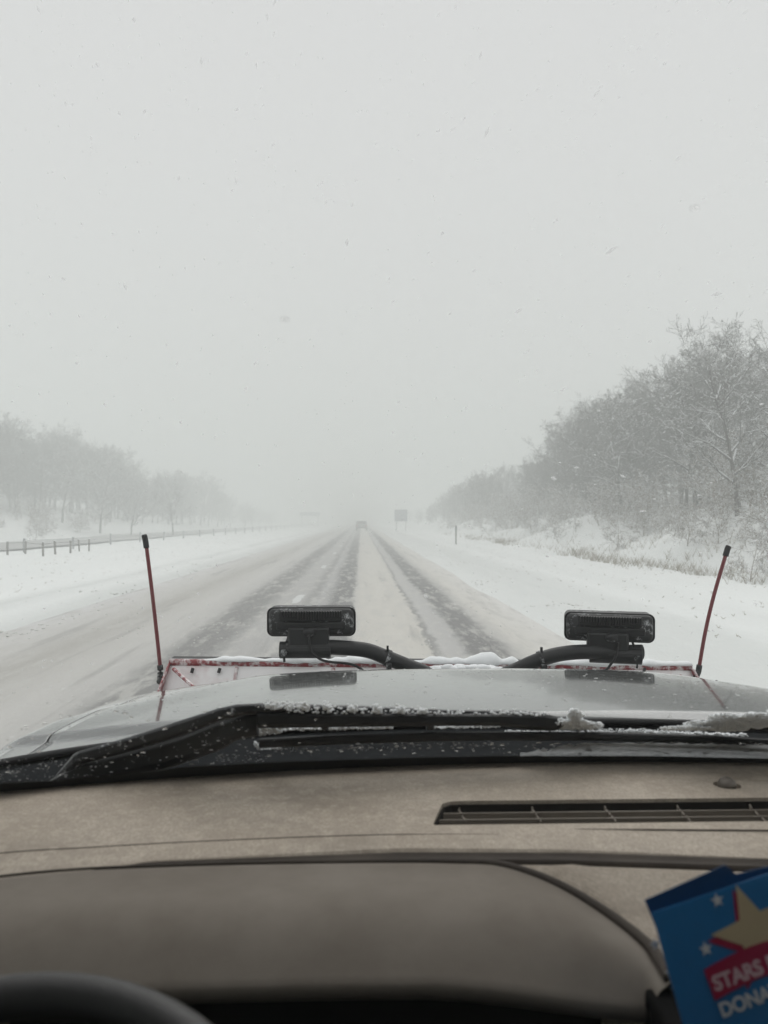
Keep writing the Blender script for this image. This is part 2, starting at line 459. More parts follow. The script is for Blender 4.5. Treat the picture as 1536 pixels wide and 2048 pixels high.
# ------------------------------------------------------------------ bare trees
def seg_mesh(name, segs, mat, parent=None, sides=3):
    """segs: array n x 8 (p0, r0, p1, r1) -> open prisms in one mesh"""
    a = np.array(segs, dtype=np.float64)
    p0, r0, p1, r1 = a[:, 0:3], a[:, 3], a[:, 4:7], a[:, 7]
    d = p1 - p0; L = np.linalg.norm(d, axis=1, keepdims=True) + 1e-9; d = d / L
    ref = np.where(np.abs(d[:, 2:3]) < .9, np.array([[0, 0, 1.]]), np.array([[1., 0, 0]]))
    u = np.cross(d, ref); u /= np.linalg.norm(u, axis=1, keepdims=True); v = np.cross(u, d)
    n = len(a); V = np.zeros((n, 2 * sides, 3))
    ph = math.pi / 6
    for k in range(sides):
        th = 2 * math.pi * k / sides + ph
        o = u * math.cos(th) + v * math.sin(th)
        V[:, k] = p0 + o * r0[:, None]; V[:, sides + k] = p1 + o * r1[:, None]
    base = (np.arange(n) * 2 * sides)[:, None]
    FS = []
    for k in range(sides):
        k2 = (k + 1) % sides
        FS.append(np.concatenate([base + k, base + k2, base + sides + k2, base + sides + k], axis=1))
    FS = np.stack(FS, 1).reshape(-1, 4)
    me = bpy.data.meshes.new(name)
    me.vertices.add(n * 2 * sides); me.vertices.foreach_set('co', V.reshape(-1))
    me.loops.add(len(FS) * 4); me.loops.foreach_set('vertex_index', FS.reshape(-1).astype(np.int32))
    me.polygons.add(len(FS)); me.polygons.foreach_set('loop_start', np.arange(len(FS), dtype=np.int32) * 4)
    me.update(calc_edges=True); me.materials.append(mat)
    return me

def grow(rng, p, d, length, r, level, spec, out, trunk):
    nseg = spec['nseg'][level]
    pts = [np.array(p, float)]; rad = [r]; dirs = [np.array(d, float)]
    dd = np.array(d, float)
    for i in range(nseg):
        dd = dd + rng.normal(0, spec['wob'][level], 3) + np.array([0, 0, spec['up'][level]])
        dd /= np.linalg.norm(dd)
        pts.append(pts[-1] + dd * length / nseg); dirs.append(dd.copy())
        rad.append(r * (1 - (i + 1) / nseg * spec['taper'][level]))
    tgt = trunk if level == 0 else out
    for i in range(nseg): tgt.append((*pts[i], rad[i], *pts[i + 1], rad[i + 1]))
    if level >= spec['depth']: return
    nb = spec['nb'][level]
    for k in range(nb):
        f = spec['start'][level] + (1 - spec['start'][level]) * (k + rng.uniform(0, 1)) / nb
        x = min(f * nseg, nseg - 1e-3); i = int(x); q = pts[i] + (pts[i + 1] - pts[i]) * (x - i)
        ax = dirs[i + 1]
        az = rng.uniform(0, 2 * math.pi) if level else (k * 2.4 + rng.uniform(-.5, .5))
        perp = np.cross(ax, [0.3, 0.2, 1]); perp /= np.linalg.norm(perp) + 1e-9; perp2 = np.cross(ax, perp)
        side = perp * math.cos(az) + perp2 * math.sin(az)
        ang = R(spec['ang'][level] + rng.uniform(-14, 14))
        nd = ax * math.cos(ang) + side * math.sin(ang)
        if level == 0:
            ln = spec['crown'] * spec['h'] * (math.sin(math.pi * (.18 + .72 * (f - spec['start'][0]) / (1 - spec['start'][0]))) ** .7) * rng.uniform(.75, 1.15)
        else:
            ln = length * spec['ratio'][level] * (1.15 - .55 * f) * rng.uniform(.7, 1.3)
        rr = max(.004, min(rad[i] * .62, ln * spec['thick']))
        grow(rng, q, nd, ln, rr, level + 1, spec, out, trunk)

def tree_meshes(seed, h, nb, mat, crown=.42, start=.22, depth=4, thick=.016, r0=None, ang=(58, 42, 44, 42), up=(.02, .05, .04, .03, .02), name='tree', load=(.018, .10, .95, .011)):
    rng = np.random.default_rng(seed)
    spec = dict(nseg=(9, 6, 4, 3, 2), wob=(.07, .16, .2, .24, .25), up=up, taper=(.85, .85, .8, .7, .6), depth=depth, nb=nb,
                start=(start, .15, .15, .1), ang=ang, ratio=(0, .50, .50, .52), thick=thick, crown=crown, h=h)
    out, trunk = [], []
    lean = rng.normal(0, .05, 3); lean[2] = 0
    grow(rng, (0, 0, -.3), np.array([0, 0, 1.]) + lean, h * .93, r0 or h * .016, 0, spec, out, trunk)
    if depth >= 4:
        o2 = np.array(out); o2[:, 3] = np.maximum(o2[:, 3], .0075); o2[:, 7] = np.maximum(o2[:, 7], .006); out = o2
    a = np.array(out); L = np.linalg.norm(a[:, 4:7] - a[:, 0:3], axis=1) + 1e-9
    flat = np.abs(a[:, 6] - a[:, 2]) / L < .80
    pick = flat & ((a[:, 3] > load[0]) | (rng.uniform(size=len(a)) < load[1]))
    b = a[pick].copy(); up_ = np.maximum(b[:, 3], .004) * .8
    b[:, 2] += up_; b[:, 6] += up_ * .8; b[:, 3] = np.maximum(b[:, 3] * load[2], load[3]); b[:, 7] = np.maximum(b[:, 7] * load[2], load[3] * .8)
    return seg_mesh(name + '_trunk', trunk, mat, sides=6), seg_mesh(name + '_crown', out, mat, sides=3), seg_mesh(name + '_snow', b, M['snowpile'], sides=3)

def place_tree(kind, x, y, s, rz, label, group, name='bare_tree', cat='tree', sz=None):
    tm, cm, sm = kind
    root = thing(name, label, cat, (x, y, H(x, y)), group)
    root.rotation_euler = (0, 0, rz); root.scale = (s, s, sz or s)
    for nm, me in (('trunk', tm), ('crown', cm), ('snow_load', sm)):
        if me is None: continue
        o = bpy.data.objects.new(nm, me); COL.objects.link(o); o.parent = root
        if nm == 'snow_load': o['kind'] = 'stuff'
    return root

T_NEAR = [tree_meshes(11, 9.0, (15, 9, 7, 4), M['bark_near'], .52, .20, thick=.028, name='near', load=(.014, .14, 1.15, .017)),
          tree_meshes(12, 9.0, (15, 8, 7, 5), M['bark_near'], .44, .22, thick=.025, name='near', load=(.014, .14, 1.15, .017))]
T_MID = [tree_meshes(21 + i, 9.0, (19, 9, 6, 4), M['bark'], c, s, name='mid', load=(.03, .03, .8, .010)) for i, (c, s) in enumerate(((.42, .10), (.36, .14), (.46, .08), (.38, .16)))]
T_SHRUB = [tree_meshes(41 + i, 2.2, (9, 6, 5, 3), M['brush'], .62, .05, thick=.012, r0=.025, ang=(50, 40, 44, 42), name='shrub', load=(.008, .45, 1.4, .013)) for i in range(3)]

def wood(rows, kinds, hfun, label_fn, group, seed):
    r = np.random.default_rng(seed); n = 0
    for (x0, x1, y0, y1, cnt) in rows:
        for k in range(cnt):
            y = y0 + (y1 - y0) * (k + r.uniform(.1, .9)) / cnt; x = r.uniform(x0, x1)
            s = hfun(x, y) / 9.0 * r.uniform(.88, 1.06)
            place_tree(kinds[int(r.integers(len(kinds)))], x, y, s, r.uniform(0, 6.28), label_fn(x, y), group)

# right-hand wood: two large snow-laden trees stand in front of it
place_tree(T_NEAR[0], 13.9, 28.0, .70, 1.1, 'tall bare tree with snow-lined forking limbs, front of the wood right of the road', 'roadside trees')
place_tree(T_NEAR[1], 16.0, 29.5, .66, 4.0, 'tall bare tree cut by the right edge of the picture, behind the snow-lined forking one', 'roadside trees')
place_tree(T_NEAR[0], 15.8, 37.0, .74, 3.3, 'broad bare tree left of the snow-lined forking tree at the wood edge', 'roadside trees')
place_tree(T_NEAR[1], 14.6, 42.5, .72, 2.0, 'bare tree whose crown makes the first step down of the right wood outline', 'roadside trees')
SKY = [(-400, 790), (0, 822), (60, 862), (130, 868), (200, 884), (240, 905), (275, 950), (305, 966), (335, 948), (370, 938), (410, 955), (440, 975), (480, 1003), (520, 1018), (600, 1030), (722, 1036),
       (840, 1030), (862, 1008), (890, 990), (915, 968), (960, 950), (1020, 930), (1050, 918), (1095, 905), (1120, 872), (1160, 822), (1200, 800), (1240, 788), (1290, 775), (1310, 765), (1360, 735), (1400, 705), (1440, 690), (1500, 680), (1700, 650), (2400, 620)]
def skyline(x, y):
    px = 722 + x / y * 1538
    top = 1.8 + (1040 - interp(px, [a for a, b in SKY], [b for a, b in SKY])) / 1538 * y
    f = .97 - .16 * max(0, noise.noise(Vector((px * .035, 0, 7))))
    return max(3.2, min(12.5, (top - H(x, y)) * f))
hR = skyline
hR_old = lambda x, y: interp(y, [20, 30, 42, 50, 60, 75, 100, 140, 180], [9.4, 9.2, 8.6, 8.0, 6.9, 6.8, 7.0, 7.2, 6.0])
lR = lambda x, y: ('bare grey tree in the dense wood right of the road, middle distance' if 34 < y < 75 else
                   'hazy bare tree at the far end of the right wood' if y >= 75 else 'bare tree among snowy brush near the right picture edge')
wood([(17.5, 25, 26, 50, 17), (15.5, 19, 44, 80, 15), (19, 27, 50, 95, 20), (14, 21, 80, 130, 20), (12, 24, 125, 210, 26)], T_MID, hR, lR, 'trees of the wood right of the road', 3)
hL = skyline
hL_old = lambda x, y: interp(y, [40, 60, 70, 82, 92, 100, 112, 122, 135, 150, 180, 230], [10, 9.4, 9.0, 9.8, 8.6, 6.2, 7.2, 9.8, 9.6, 8.2, 6.2, 5.5])
lL = lambda x, y: 'bare tree on the snowy rise beyond the median fence' if y < 98 else 'faint bare tree in the haze at the far left of the road'
wood([(-47, -38, 72, 118, 34), (-40, -34, 108, 158, 18), (-48, -38, 120, 180, 18), (-38, -29, 160, 260, 26)], T_MID, hL, lL, 'trees on the rise left of the road', 4)
place_tree(T_NEAR[0], -29.8, 57.0, .88, 2.0, 'darker bare tree at the left picture edge above the fence', 'trees on the rise left of the road')
for (a, b, hh, lb) in ((124, 1033, 1.4, 'bare tree with a visible dark trunk high on the snowy rise at the left'), (262, 1056, .15, 'bare tree whose trunk stands low on the rise right of the tall left marker'),
                       (346, 1057, .2, 'bare tree under the rounded hump of the left treeline'), (200, 1046, .8, 'bare tree on the open snowy slope between two visible trunks')):
    Yt = 88 + (a % 7); xt = P(a, b, Yt).x; place_tree(T_NEAR[a % 2], xt, Yt, skyline(xt, Yt) / 9 * .88, a, lb, 'trees on the rise left of the road')
place_tree(T_SHRUB[1], -28.9, 69.0, 1.35, 1.0, 'small spreading bare tree standing low on the bank behind the wooden fence posts', 'trees on the rise left of the road', name='small_tree')
place_tree(T_SHRUB[0], 10.35, 20.2, .62, .4, 'twiggy sapling poking from the snow below the red marker at the right', None, name='sapling', cat='sapling')
r = np.random.default_rng(8)
for k in range(120):
    y = 21 + 90 * (k / 120) ** 1.3 + r.uniform(-1, 1); x = r.uniform(12.6, 19) if k % 3 else r.uniform(11.2, 14)
    s = r.uniform(.5, 1.05) * (1.7 if x > 14 else 1.15)
    place_tree(T_SHRUB[k % 3], x, y, s, r.uniform(0, 6), ('snow-loaded leafless shrub in front of the nearest right-hand trees' if y < 38 else 'snow-loaded shrub on the white bank left of the big right-hand trees' if y < 62 else 'faint snowy shrub where the right bank fades into haze'), 'shrubs at the foot of the right wood', name='snowy_shrub', cat='shrub', sz=s * .8)
for k in range(26):
    y = r.uniform(58, 120); x = r.uniform(-40, -29.5); s = r.uniform(.6, 1.2)
    place_tree(T_SHRUB[k % 3], x, y, s, r.uniform(0, 6), 'leafless shrub on the left bank beyond the oncoming road', 'shrubs on the left bank', name='snowy_shrub', cat='shrub')

def grass():
    r = np.random.default_rng(9); segs = []
    for k in range(2000):
        y = 19 + 70 * r.uniform() ** 1.6
        x = 10.0 + .9 * r.normal() * .5 + .5 * math.sin(y * .35) + (0 if r.uniform() < .6 else r.uniform(0, 4))
        x = max(9.2, x)
        if not (23 < y < 36 or 48 < y < 66) and r.uniform() < .75: continue
        z = H(x, y)
        for j in range(4):
            a = r.uniform(0, 6.28); l = r.uniform(.12, .42)
            dx, dy = math.cos(a) * l * .45, math.sin(a) * l * .45
            segs.append((x, y, z - .02, .005, x + dx, y + dy, z + l * .8, .002))
    me = seg_mesh('dry_grass', segs, M['grass']); o = bpy.data.objects.new('dry_grass', me); COL.objects.link(o)
    tag(o, 'tan dry grass poking through snow along the crest of the right verge', 'grass', kind='stuff')
    segs = []
    for k in range(700):
        y = 8 + 60 * r.uniform() ** 1.3; x = r.choice([r.uniform(5, 9.5), r.uniform(-15, -8)]); z = H(x, y)
        for j in range(2):
            a = r.uniform(0, 6.28); l = r.uniform(.02, .07)
            segs.append((x, y, z - .01, .007, x + math.cos(a) * l, y + math.sin(a) * l, z + l * .6, .003))
    me = seg_mesh('grass_tips', segs, M['grass']); o = bpy.data.objects.new('grass_tips', me); COL.objects.link(o)
    tag(o, 'sparse grass tips showing through the snow of both verges', 'grass', kind='stuff')
grass()

# ------------------------------------------------------------------ fences, signs, posts
def fence(pts, name, label, mat, hgt, rails, w=.09, rail_r=.018, rmat=None):
    x0, y0 = pts[0]
    root = thing(name, label, 'fence', (x0, y0, H(x0, y0)))
    tops = []
    for i, (x, y) in enumerate(pts):
        z = H(x, y); tilt = Euler((random.uniform(-.05, .05), random.uniform(-.07, .07), random.uniform(0, .5))).to_matrix()
        m = MB().box((x, y, z + hgt / 2 - .1), (w, w, hgt + .2), tilt); m.build('post', mat, root)
        m = MB().ball((x, y, z + hgt + .01), w * .75, 1, .1, (1, 1, .5)); m.build('snow_cap', M['snowpile'], root)
        tops.append((x, y, z))
    for hh in rails:
        m = MB().tube([(x, y, z + hh + random.uniform(-.02, .02)) for x, y, z in tops], rail_r, 5, flat=1.5)
        m.build('rail', rmat or mat, root)
    return root
n_px = [(15, 1109), (51, 1106), (86, 1111), (110, 1107), (141, 1104), (158, 1101), (178, 1101)]
fence([tuple(PZ(a, b, .03))[:2] for a, b in n_px], 'post_fence', 'short run of leaning wooden posts with one rail on the snowy median', M['wood'], .70, (.60,), .085, .008)
f_pts = []
xs_ = [(-18.7, 44), (-18.4, 50.5), (-18.0, 57), (-17.2, 64), (-16.4, 70.5)]
y = 44.0; x = -19.0
while y < 240:
    f_pts.append((x + .045 * (y - 44) - .00012 * (y - 44) ** 2, y)); y += 6.6
fence(f_pts, 'cable_fence', 'long fence of thin posts and cables running along the median into the haze', M['steel'], .80, (.70, .45), .11, .007)

root = thing('road_sign', 'large square sign on two posts on the right verge, seen faint in the haze', 'sign', (6.3, 120, H(6.3, 120)))
cz = P(802, 1031, 120)
MB().box(cz, (2.0, .04, 1.85)).build('sign_panel', M['signblue'], root, bevel=.02)
for sx in (-.75, .75): MB().box((cz.x + sx, 120.06, (cz.z - 1.0) / 2 + .2), (.10, .08, cz.z + .4)).build('post', M['steel'], root)
MB().box((cz.x, 120.05, cz.z + .3), (1.9, .05, .06)).build('brace', M['steel'], root)
cz = P(620, 1028, 190)
root = thing('gantry_sign', 'wide low sign beside the oncoming road, nearly lost in haze', 'sign', (cz.x, 190, H(cz.x, 190)))
MB().box(cz, (5.0, .06, .9)).build('sign_panel', M['signblue'], root)
for sx in (-2.0, 2.0): MB().box((cz.x + sx, 190.1, cz.z / 2), (.16, .12, cz.z + .2)).build('post', M['steel'], root)
q = PZ(912, 1089, .08)
root = thing('marker_post', 'slim roadside marker post standing alone on the snowy right verge', 'post', (q.x, q.y, H(q.x, q.y)))
MB().box((q.x, q.y, .75), (.09, .04, 1.3)).build('post', M['wood'], root)
MB().box((q.x, q.y - .03, 1.2), (.15, .02, .28)).build('plate', M['steel'], root)

# ------------------------------------------------------------------ car ahead
def suv():
    Y = 131; cx = .08; gz = 0.0
    root = thing('car', 'grey car driving ahead in the same lane, fading into the haze', 'car', (cx, Y, gz))
    prof = [(-.1, .42), (-.14, .62), (-.08, .98), (.10, 1.10), (.42, 1.62), (.62, 1.70), (2.3, 1.68), (2.95, 1.15), (3.9, 1.05), (4.35, .85), (4.45, .42)]
    m = MB(); n = len(prof)
    vs = []
    for sx in (-1, -.86, .86, 1):
        for (a, b) in prof:
            ins = .10 * sstep(1.0, 1.7, b)
            vs.append((cx + sx * (.95 - ins) , Y + a, (b if abs(sx) < .9 else b - .04)))
    fs = [(k * n + i, (k + 1) * n + i, (k + 1) * n + (i + 1) % n, k * n + (i + 1) % n) for k in range(3) for i in range(n)]
    fs += [tuple(range(n)), tuple(3 * n + i for i in range(n))]
    m.add(vs, fs).build('body', M['carpaint'], root)
    b = MB().add([(cx - .68, Y + .105, 1.14), (cx + .68, Y + .105, 1.14), (cx + .60, Y + .365, 1.56), (cx - .60, Y + .365, 1.56)], [(0, 1, 2, 3)])
    b.v = [(x, y - .02, z) for x, y, z in b.v]
    b.build('rear_window', M['carglass'], root)
    for sx in (-1, 1):
        MB().box((cx + sx * .80, Y - .11, .88), (.20, .08, .26)).build('tail_lamp', M['lampred'], root, bevel=.02)
        for yy in (.75, 3.6):
            w_ = MB().tube([(cx + sx * .97, Y + yy, .34), (cx + sx * .76, Y + yy, .34)], .34, 16).build('wheel', M['tyre'], root)
            MB().tube([(cx + sx * .985, Y + yy, .34), (cx + sx * .96, Y + yy, .34)], .20, 12).build('rim', M['chrome'], w_)
    MB().box((cx, Y - .15, .50), (1.75, .14, .22)).build('bumper', M['black'], root, bevel=.03)
    MB().box((cx, Y - .15, .78), (.36, .02, .14)).build('number_plate', M['white'], root)
suv()

# ================================================================== THE PICKUP
C = .30
truck = thing('pickup_truck', 'silver pickup truck seen from its driver seat, wet bonnet and beige dashboard', 'truck', (C, 1.0, 0))
def zh(x, y):
    t = max(0.0, (y - 1.55) / .9); u = abs(x - C)
    z = 1.395 - .06 * t ** 1.6 - .045 * (u / .9) ** 3 * (.7 + .6 * t)
    z -= .42 * max(0, y - 2.2) ** 2 + 2.2 * max(0, y - 2.45) ** 2
    z -= 7 * max(0, u - .975) ** 2
    ue = .47 + max(0, 2.4 - y) * .80
    z += .009 * (1 - sstep(ue, ue + .07, u))
    z -= .012 * sstep(.03, 0, y - 1.55)
    return z
def yr(x): return 1.555 - .125 * (x - C) ** 2      # rear edge of the bonnet
def yf(x): return 2.66 - .20 * (x - C) ** 2
seamL = lambda y: C - .925 + .03 * (y - 1.55)
seamR = lambda y: C + .925 - .03 * (y - 1.55)
def hood_grid(xa, xb, nu, nv):
    def fn(u, v):
        x0 = xa(2.0) + (xb(2.0) - xa(2.0)) * u
        y = yr(x0) + (yf(x0) - yr(x0)) * v
        x = xa(y) + (xb(y) - xa(y)) * u
        return (x, y, zh(x, y))
    return MB().grid(fn, nu, nv)
g_ = .0022
hood_grid(lambda y: seamL(y) + g_, lambda y: seamR(y) - g_, 90, 60).build('bonnet', M['paint'], truck, smooth=True, solid=.004)
hood_grid(lambda y: C - 1.06, lambda y: seamL(y) - g_, 40, 60).build('fender', M['paint'], truck, smooth=True, solid=.004)
hood_grid(lambda y: seamR(y) + g_, lambda y: C + 1.06, 40, 60).build('fender', M['paint'], truck, smooth=True, solid=.004)
MB().grid(lambda u, v: (C - 1.0 + 2.0 * u, yr(C - 1.0 + 2.0 * u) + .02 + 1.0 * v, zh(C - 1.0 + 2.0 * u, yr(C) + 1.0 * v) - .035), 20, 20).build('engine_bay', M['cavity'], truck, solid=.02)
# sides, nose, wheels, cab
for sx in (-1, 1):
    xx = C + sx * 1.06
    def side(u, v, xx=xx, sx=sx):
        y = yr(xx) + (yf(xx) - yr(xx)) * u; zt = zh(xx, y)
        return (xx + sx * .025 * math.sin(v * 2.6), y, zt + (0.62 - zt) * v)
    MB().grid(side, 20, 10).build('fender_side', M['paint'], truck, smooth=True, solid=.006)
    wh = MB().tube([(C + sx * 1.02, 2.02, .41), (C + sx * .76, 2.02, .41)], [.40, .40], 32)
    wh = wh.build('wheel', M['tyre'], truck, bevel=.03)
    MB().tube([(C + sx * 1.035, 2.02, .41), (C + sx * 1.0, 2.02, .41)], .23, 24).build('rim', M['chrome'], wh)
    MB().box((C + sx * 1.045, .28, .98), (.05, 2.2, .76)).build('door', M['paint'], truck, bevel=.02)
    MB().box((C + sx * 1.0, .28, .98), (.03, 2.16, .74)).build('door_card', M['interior'], truck, bevel=.01)
    MB().tube([(C + sx * .985, 1.14, 1.36), (C + sx * .87, .72, 1.74), (C + sx * .74, .26, 2.07)], .045, 8).build('windscreen_pillar', M['interior'], truck, smooth=True)
    MB().box((C + sx * .80, -.20, 1.70), (.06, .12, .76)).build('door_pillar', M['interior'], truck, bevel=.01)
    MB().box((C + sx * .84, -.66, 1.70), (.05, .78, .74)).build('rear_side_blocker', M['interior'], truck, bevel=.01)  # added panel closing the rear side window to keep light out
    gm = MB().add([(C + sx * 1.02, 1.10, 1.36), (C + sx * 1.02, -.22, 1.36), (C + sx * .80, -.22, 2.05), (C + sx * .80, .28, 2.05)], [(0, 1, 2, 3)])
    gm.build('side_window', M['dim_glass'], truck, solid=.004)  # out of view, darkened to keep the cab dim
    MB().box((C + sx * .60, 2.63, .93), (.42, .06, .2)).build('headlamp', M['lens'], truck, bevel=.03)
MB().grid(lambda u, v: (C - 1.05 + 2.1 * u, yf(C - 1.05 + 2.1 * u) + .01 * v, zh(C - 1.05 + 2.1 * u, yf(C - 1.05 + 2.1 * u)) * (1 - v) + .62 * v), 20, 8).build('front_panel', M['black'], truck, smooth=True, solid=.01)
MB().box((C, 2.72, .60), (2.06, .16, .24)).build('front_bumper', M['chrome'], truck, bevel=.03)
MB().box((C, -.38, 2.10), (1.62, 1.34, .06)).build('roof', M['interior'], truck, bevel=.03)
MB().box((C, -1.08, 1.33), (1.98, .06, 1.42)).build('cab_back', M['interior'], truck, bevel=.01)  # closed up to the roof without a rear window, to block light
MB().box((C, -.05, .58), (2.0, 2.1, .05)).build('cab_floor', M['interior'], truck)
MB().box((C, 1.05, .95), (1.9, .05, .72)).build('firewall', M['interior'], truck)
for sx in (-1, 1):
    st = MB().box((C + sx * .45, -.28, .88), (.56, .52, .16)).build('seat', M['interior'], truck, bevel=.05)
    MB().box((C + sx * .45, -.58, 1.28), (.52, .14, .72), Euler((-.2, 0, 0)).to_matrix()).build('seat_back', M['interior'], st, bevel=.05)

# windscreen
GX = .35
def gl(x, s, off=0):
    n = Vector((0, .574, .819))
    return Vector((x, 1.335 - .17 * (x - GX) ** 2 - s * .819, 1.365 + s * .574)) + n * off
def glass_hit(px, py, off=0.0):
    d = ray(px, py); d = d / d.y; Y = 1.1
    for _ in range(30):
        x = d.x * Y; z = 1.8 + d.z * Y
        s = (1.335 - .17 * (x - GX) ** 2 - Y) / .819
        e = z - (1.365 + s * .574) - off * 1.2
        # de/dY = d.z + .574/.819
        Y -= e / (d.z + .70)
    return Vector((d.x * Y, Y, 1.8 + d.z * Y))
MB().grid(lambda u, v: gl(GX + (2 * u - 1) * (.955 - .22 * v), v * 1.21), 40, 10).build('windscreen', M['glass'], truck, smooth=True, solid=.005)
# black printed border along the foot of the glass
fr_t = [(0, 1566), (130, 1561), (330, 1541), (350, 1535), (560, 1524), (800, 1516), (1000, 1512), (1300, 1512), (1536, 1517), (1700, 1528)]
def frit(u, v):
    px = -250 + 2050 * u
    py = interp(px, [a for a, b in fr_t], [b for a, b in fr_t]) + (0 if px > 0 else (-px) * .1)
    p = glass_hit(px, py, -.003); q = gl(p.x, .012, -.003)
    return p + (q - p) * v
MB().grid(frit, 80, 3).build('glass_border', M['frit'], truck, smooth=True)
# dotted fringe of the border
m = MB()
for k in range(420):
    for row in range(3):
        px = 2 + k * 3.9 + (row % 2) * 1.9; py = interp(px, [a for a, b in fr_t], [b for a, b in fr_t]) - 1.6 - row * 2.2
        p = glass_hit(px, py, -.003); r_ = .0011 - row * .0003
        m.add([p + Vector((math.cos(a) * r_, -math.sin(a) * r_ * .82, math.sin(a) * r_ * .57)) for a in [j * math.pi / 3 for j in range(6)]], [tuple(range(6))])
tag(m.build('border_dots', M['frit'], truck), kind='stuff')

# cowl between bonnet and glass
MB().grid(lambda u, v: (lambda x: (x, 1.31 - .165 * (x - GX) ** 2 + v * (yr(x) - .006 - (1.31 - .165 * (x - GX) ** 2)), 1.353 - .03 * (abs(x - C) / .9) ** 3 + .026 * v + .006 * math.sin(v * 9)))(C - 1.02 + 2.04 * u), 60, 14).build('cowl', M['cowl'], truck, smooth=True, solid=.006)
MB().tube([(x, yr(x) - .004, zh(x, yr(x)) + .001) for x in np.linspace(C - 1.0, C + 1.0, 50)], .007, 8).build('bonnet_seal', M['rubber'], truck, smooth=True)
m = MB()
for k in range(34):
    p = PZ(150 + k * 5.2, 1551 - k * .9, 1.372); m.box(p, (.002, .05, .006))
tag(m.build('cowl_grille', M['black'], truck), kind='stuff')

# ---------------- wipers (built a little above the glass, where they stand)
def strip(top, bot, dY, thick, n=60):
    """band between two pixel curves standing on the glass; returns MB"""
    xa, xb = max(top[0][0], bot[0][0]), min(top[-1][0], bot[-1][0])
    m = MB(); N = n
    rings = []
    for i in range(N + 1):
        px = xa + (xb - xa) * i / N
        a = P(px, interp(px, *zip(*top)), 1.0); b = P(px, interp(px, *zip(*bot)), 1.0)
        pm = glass_hit(px, (interp(px, *zip(*top)) + interp(px, *zip(*bot))) / 2, dY)
        a = P(px, interp(px, *zip(*top)), pm.y); b = P(px, interp(px, *zip(*bot)), pm.y)
        f = Vector((0, thick, thick * -.3)); mid = (a + b) / 2
        rings.append([a - f * .25, mid + (a - mid) * .55 - f * .5, mid + (b - mid) * .55 - f * .5, b - f * .25, b + f * .5, a + f * .5])
    vs = [v_ for r_ in rings for v_ in r_]; k = 6
    fs = [(i * k + j, i * k + (j + 1) % k, (i + 1) * k + (j + 1) % k, (i + 1) * k + j) for i in range(N) for j in range(k)]
    fs += [tuple(range(k)), tuple(N * k + j for j in range(k))]
    return m.add(vs, fs)
wa = strip([(100, 1568), (153, 1504), (219, 1486), (292, 1464), (365, 1440), (437, 1417), (474, 1409), (529, 1406), (640, 1410), (720, 1412), (900, 1420), (1010, 1422)],
           [(100, 1576), (157, 1530), (255, 1504), (365, 1471), (437, 1442), (492, 1429), (560, 1427), (640, 1428), (720, 1430), (900, 1432), (1010, 1434)], .040, .022, 90)
wa = wa.build('wiper_arm', M['wiper'], truck, smooth=False, bevel=.002)
strip([(95, 1566), (157, 1528), (255, 1502), (365, 1469), (437, 1440), (492, 1427), (516, 1426)], [(95, 1574), (165, 1565), (330, 1538), (440, 1500), (470, 1480), (516, 1471)], .028, .03, 40).build('arm_shroud', M['black'], wa, bevel=.003)
p = glass_hit(172, 1518, .040); MB().tube([p, p + Vector((0, -.006, .010))], .008, 14).build('pivot_cap', M['black'], wa, bevel=.002)
wb = strip([(515, 1424), (560, 1424), (700, 1426), (900, 1428), (1030, 1428), (1090, 1428), (1116, 1434), (1126, 1446)],
           [(515, 1456), (560, 1456), (700, 1454), (860, 1452), (1000, 1452), (1060, 1460), (1110, 1462), (1126, 1452)], .026, .022, 80)
wb = wb.build('wiper_blade', M['black'], truck, bevel=.003)
for px in (650, 860, 1060):
    strip([(px - 7, 1430), (px + 7, 1430)], [(px - 7, 1460), (px + 7, 1460)], .030, .034, 2).build('blade_clip', M['wiper'], wb, bevel=.002)
strip([(1000, 1422), (1040, 1422), (1085, 1426), (1112, 1434), (1124, 1444)], [(1000, 1440), (1040, 1442), (1085, 1450), (1112, 1456), (1124, 1450)], .036, .03, 30).build('end_cap', M['wiper'], wb, bevel=.003)
strip([(560, 1433), (700, 1440), (860, 1438), (1010, 1446)], [(560, 1436), (700, 1446), (860, 1443), (1010, 1449)], .038, .020, 40).build('bridge', M['cowl'], wb)
pb = strip([(518, 1477), (700, 1468), (860, 1464), (1000, 1463), (1200, 1464), (1400, 1470), (1536, 1478), (1700, 1492)],
           [(518, 1497), (700, 1488), (860, 1483), (1000, 1481), (1200, 1482), (1400, 1488), (1536, 1494), (1700, 1508)], .012, .014, 90)
pb = pb.build('wiper_blade', M['rubber'], truck, bevel=.002)
strip([(518, 1480), (1000, 1470), (1400, 1477), (1700, 1499)], [(518, 1482), (1000, 1472), (1400, 1479), (1700, 1501)], .02, .012, 60).build('squeegee', M['black'], pb)
pb = strip([(1400, 1455), (1470, 1440), (1536, 1428), (1700, 1420)], [(1400, 1462), (1470, 1464), (1536, 1462), (1700, 1450)], .03, .02, 30)
pb.build('wiper_arm', M['wiper'], truck, bevel=.002)

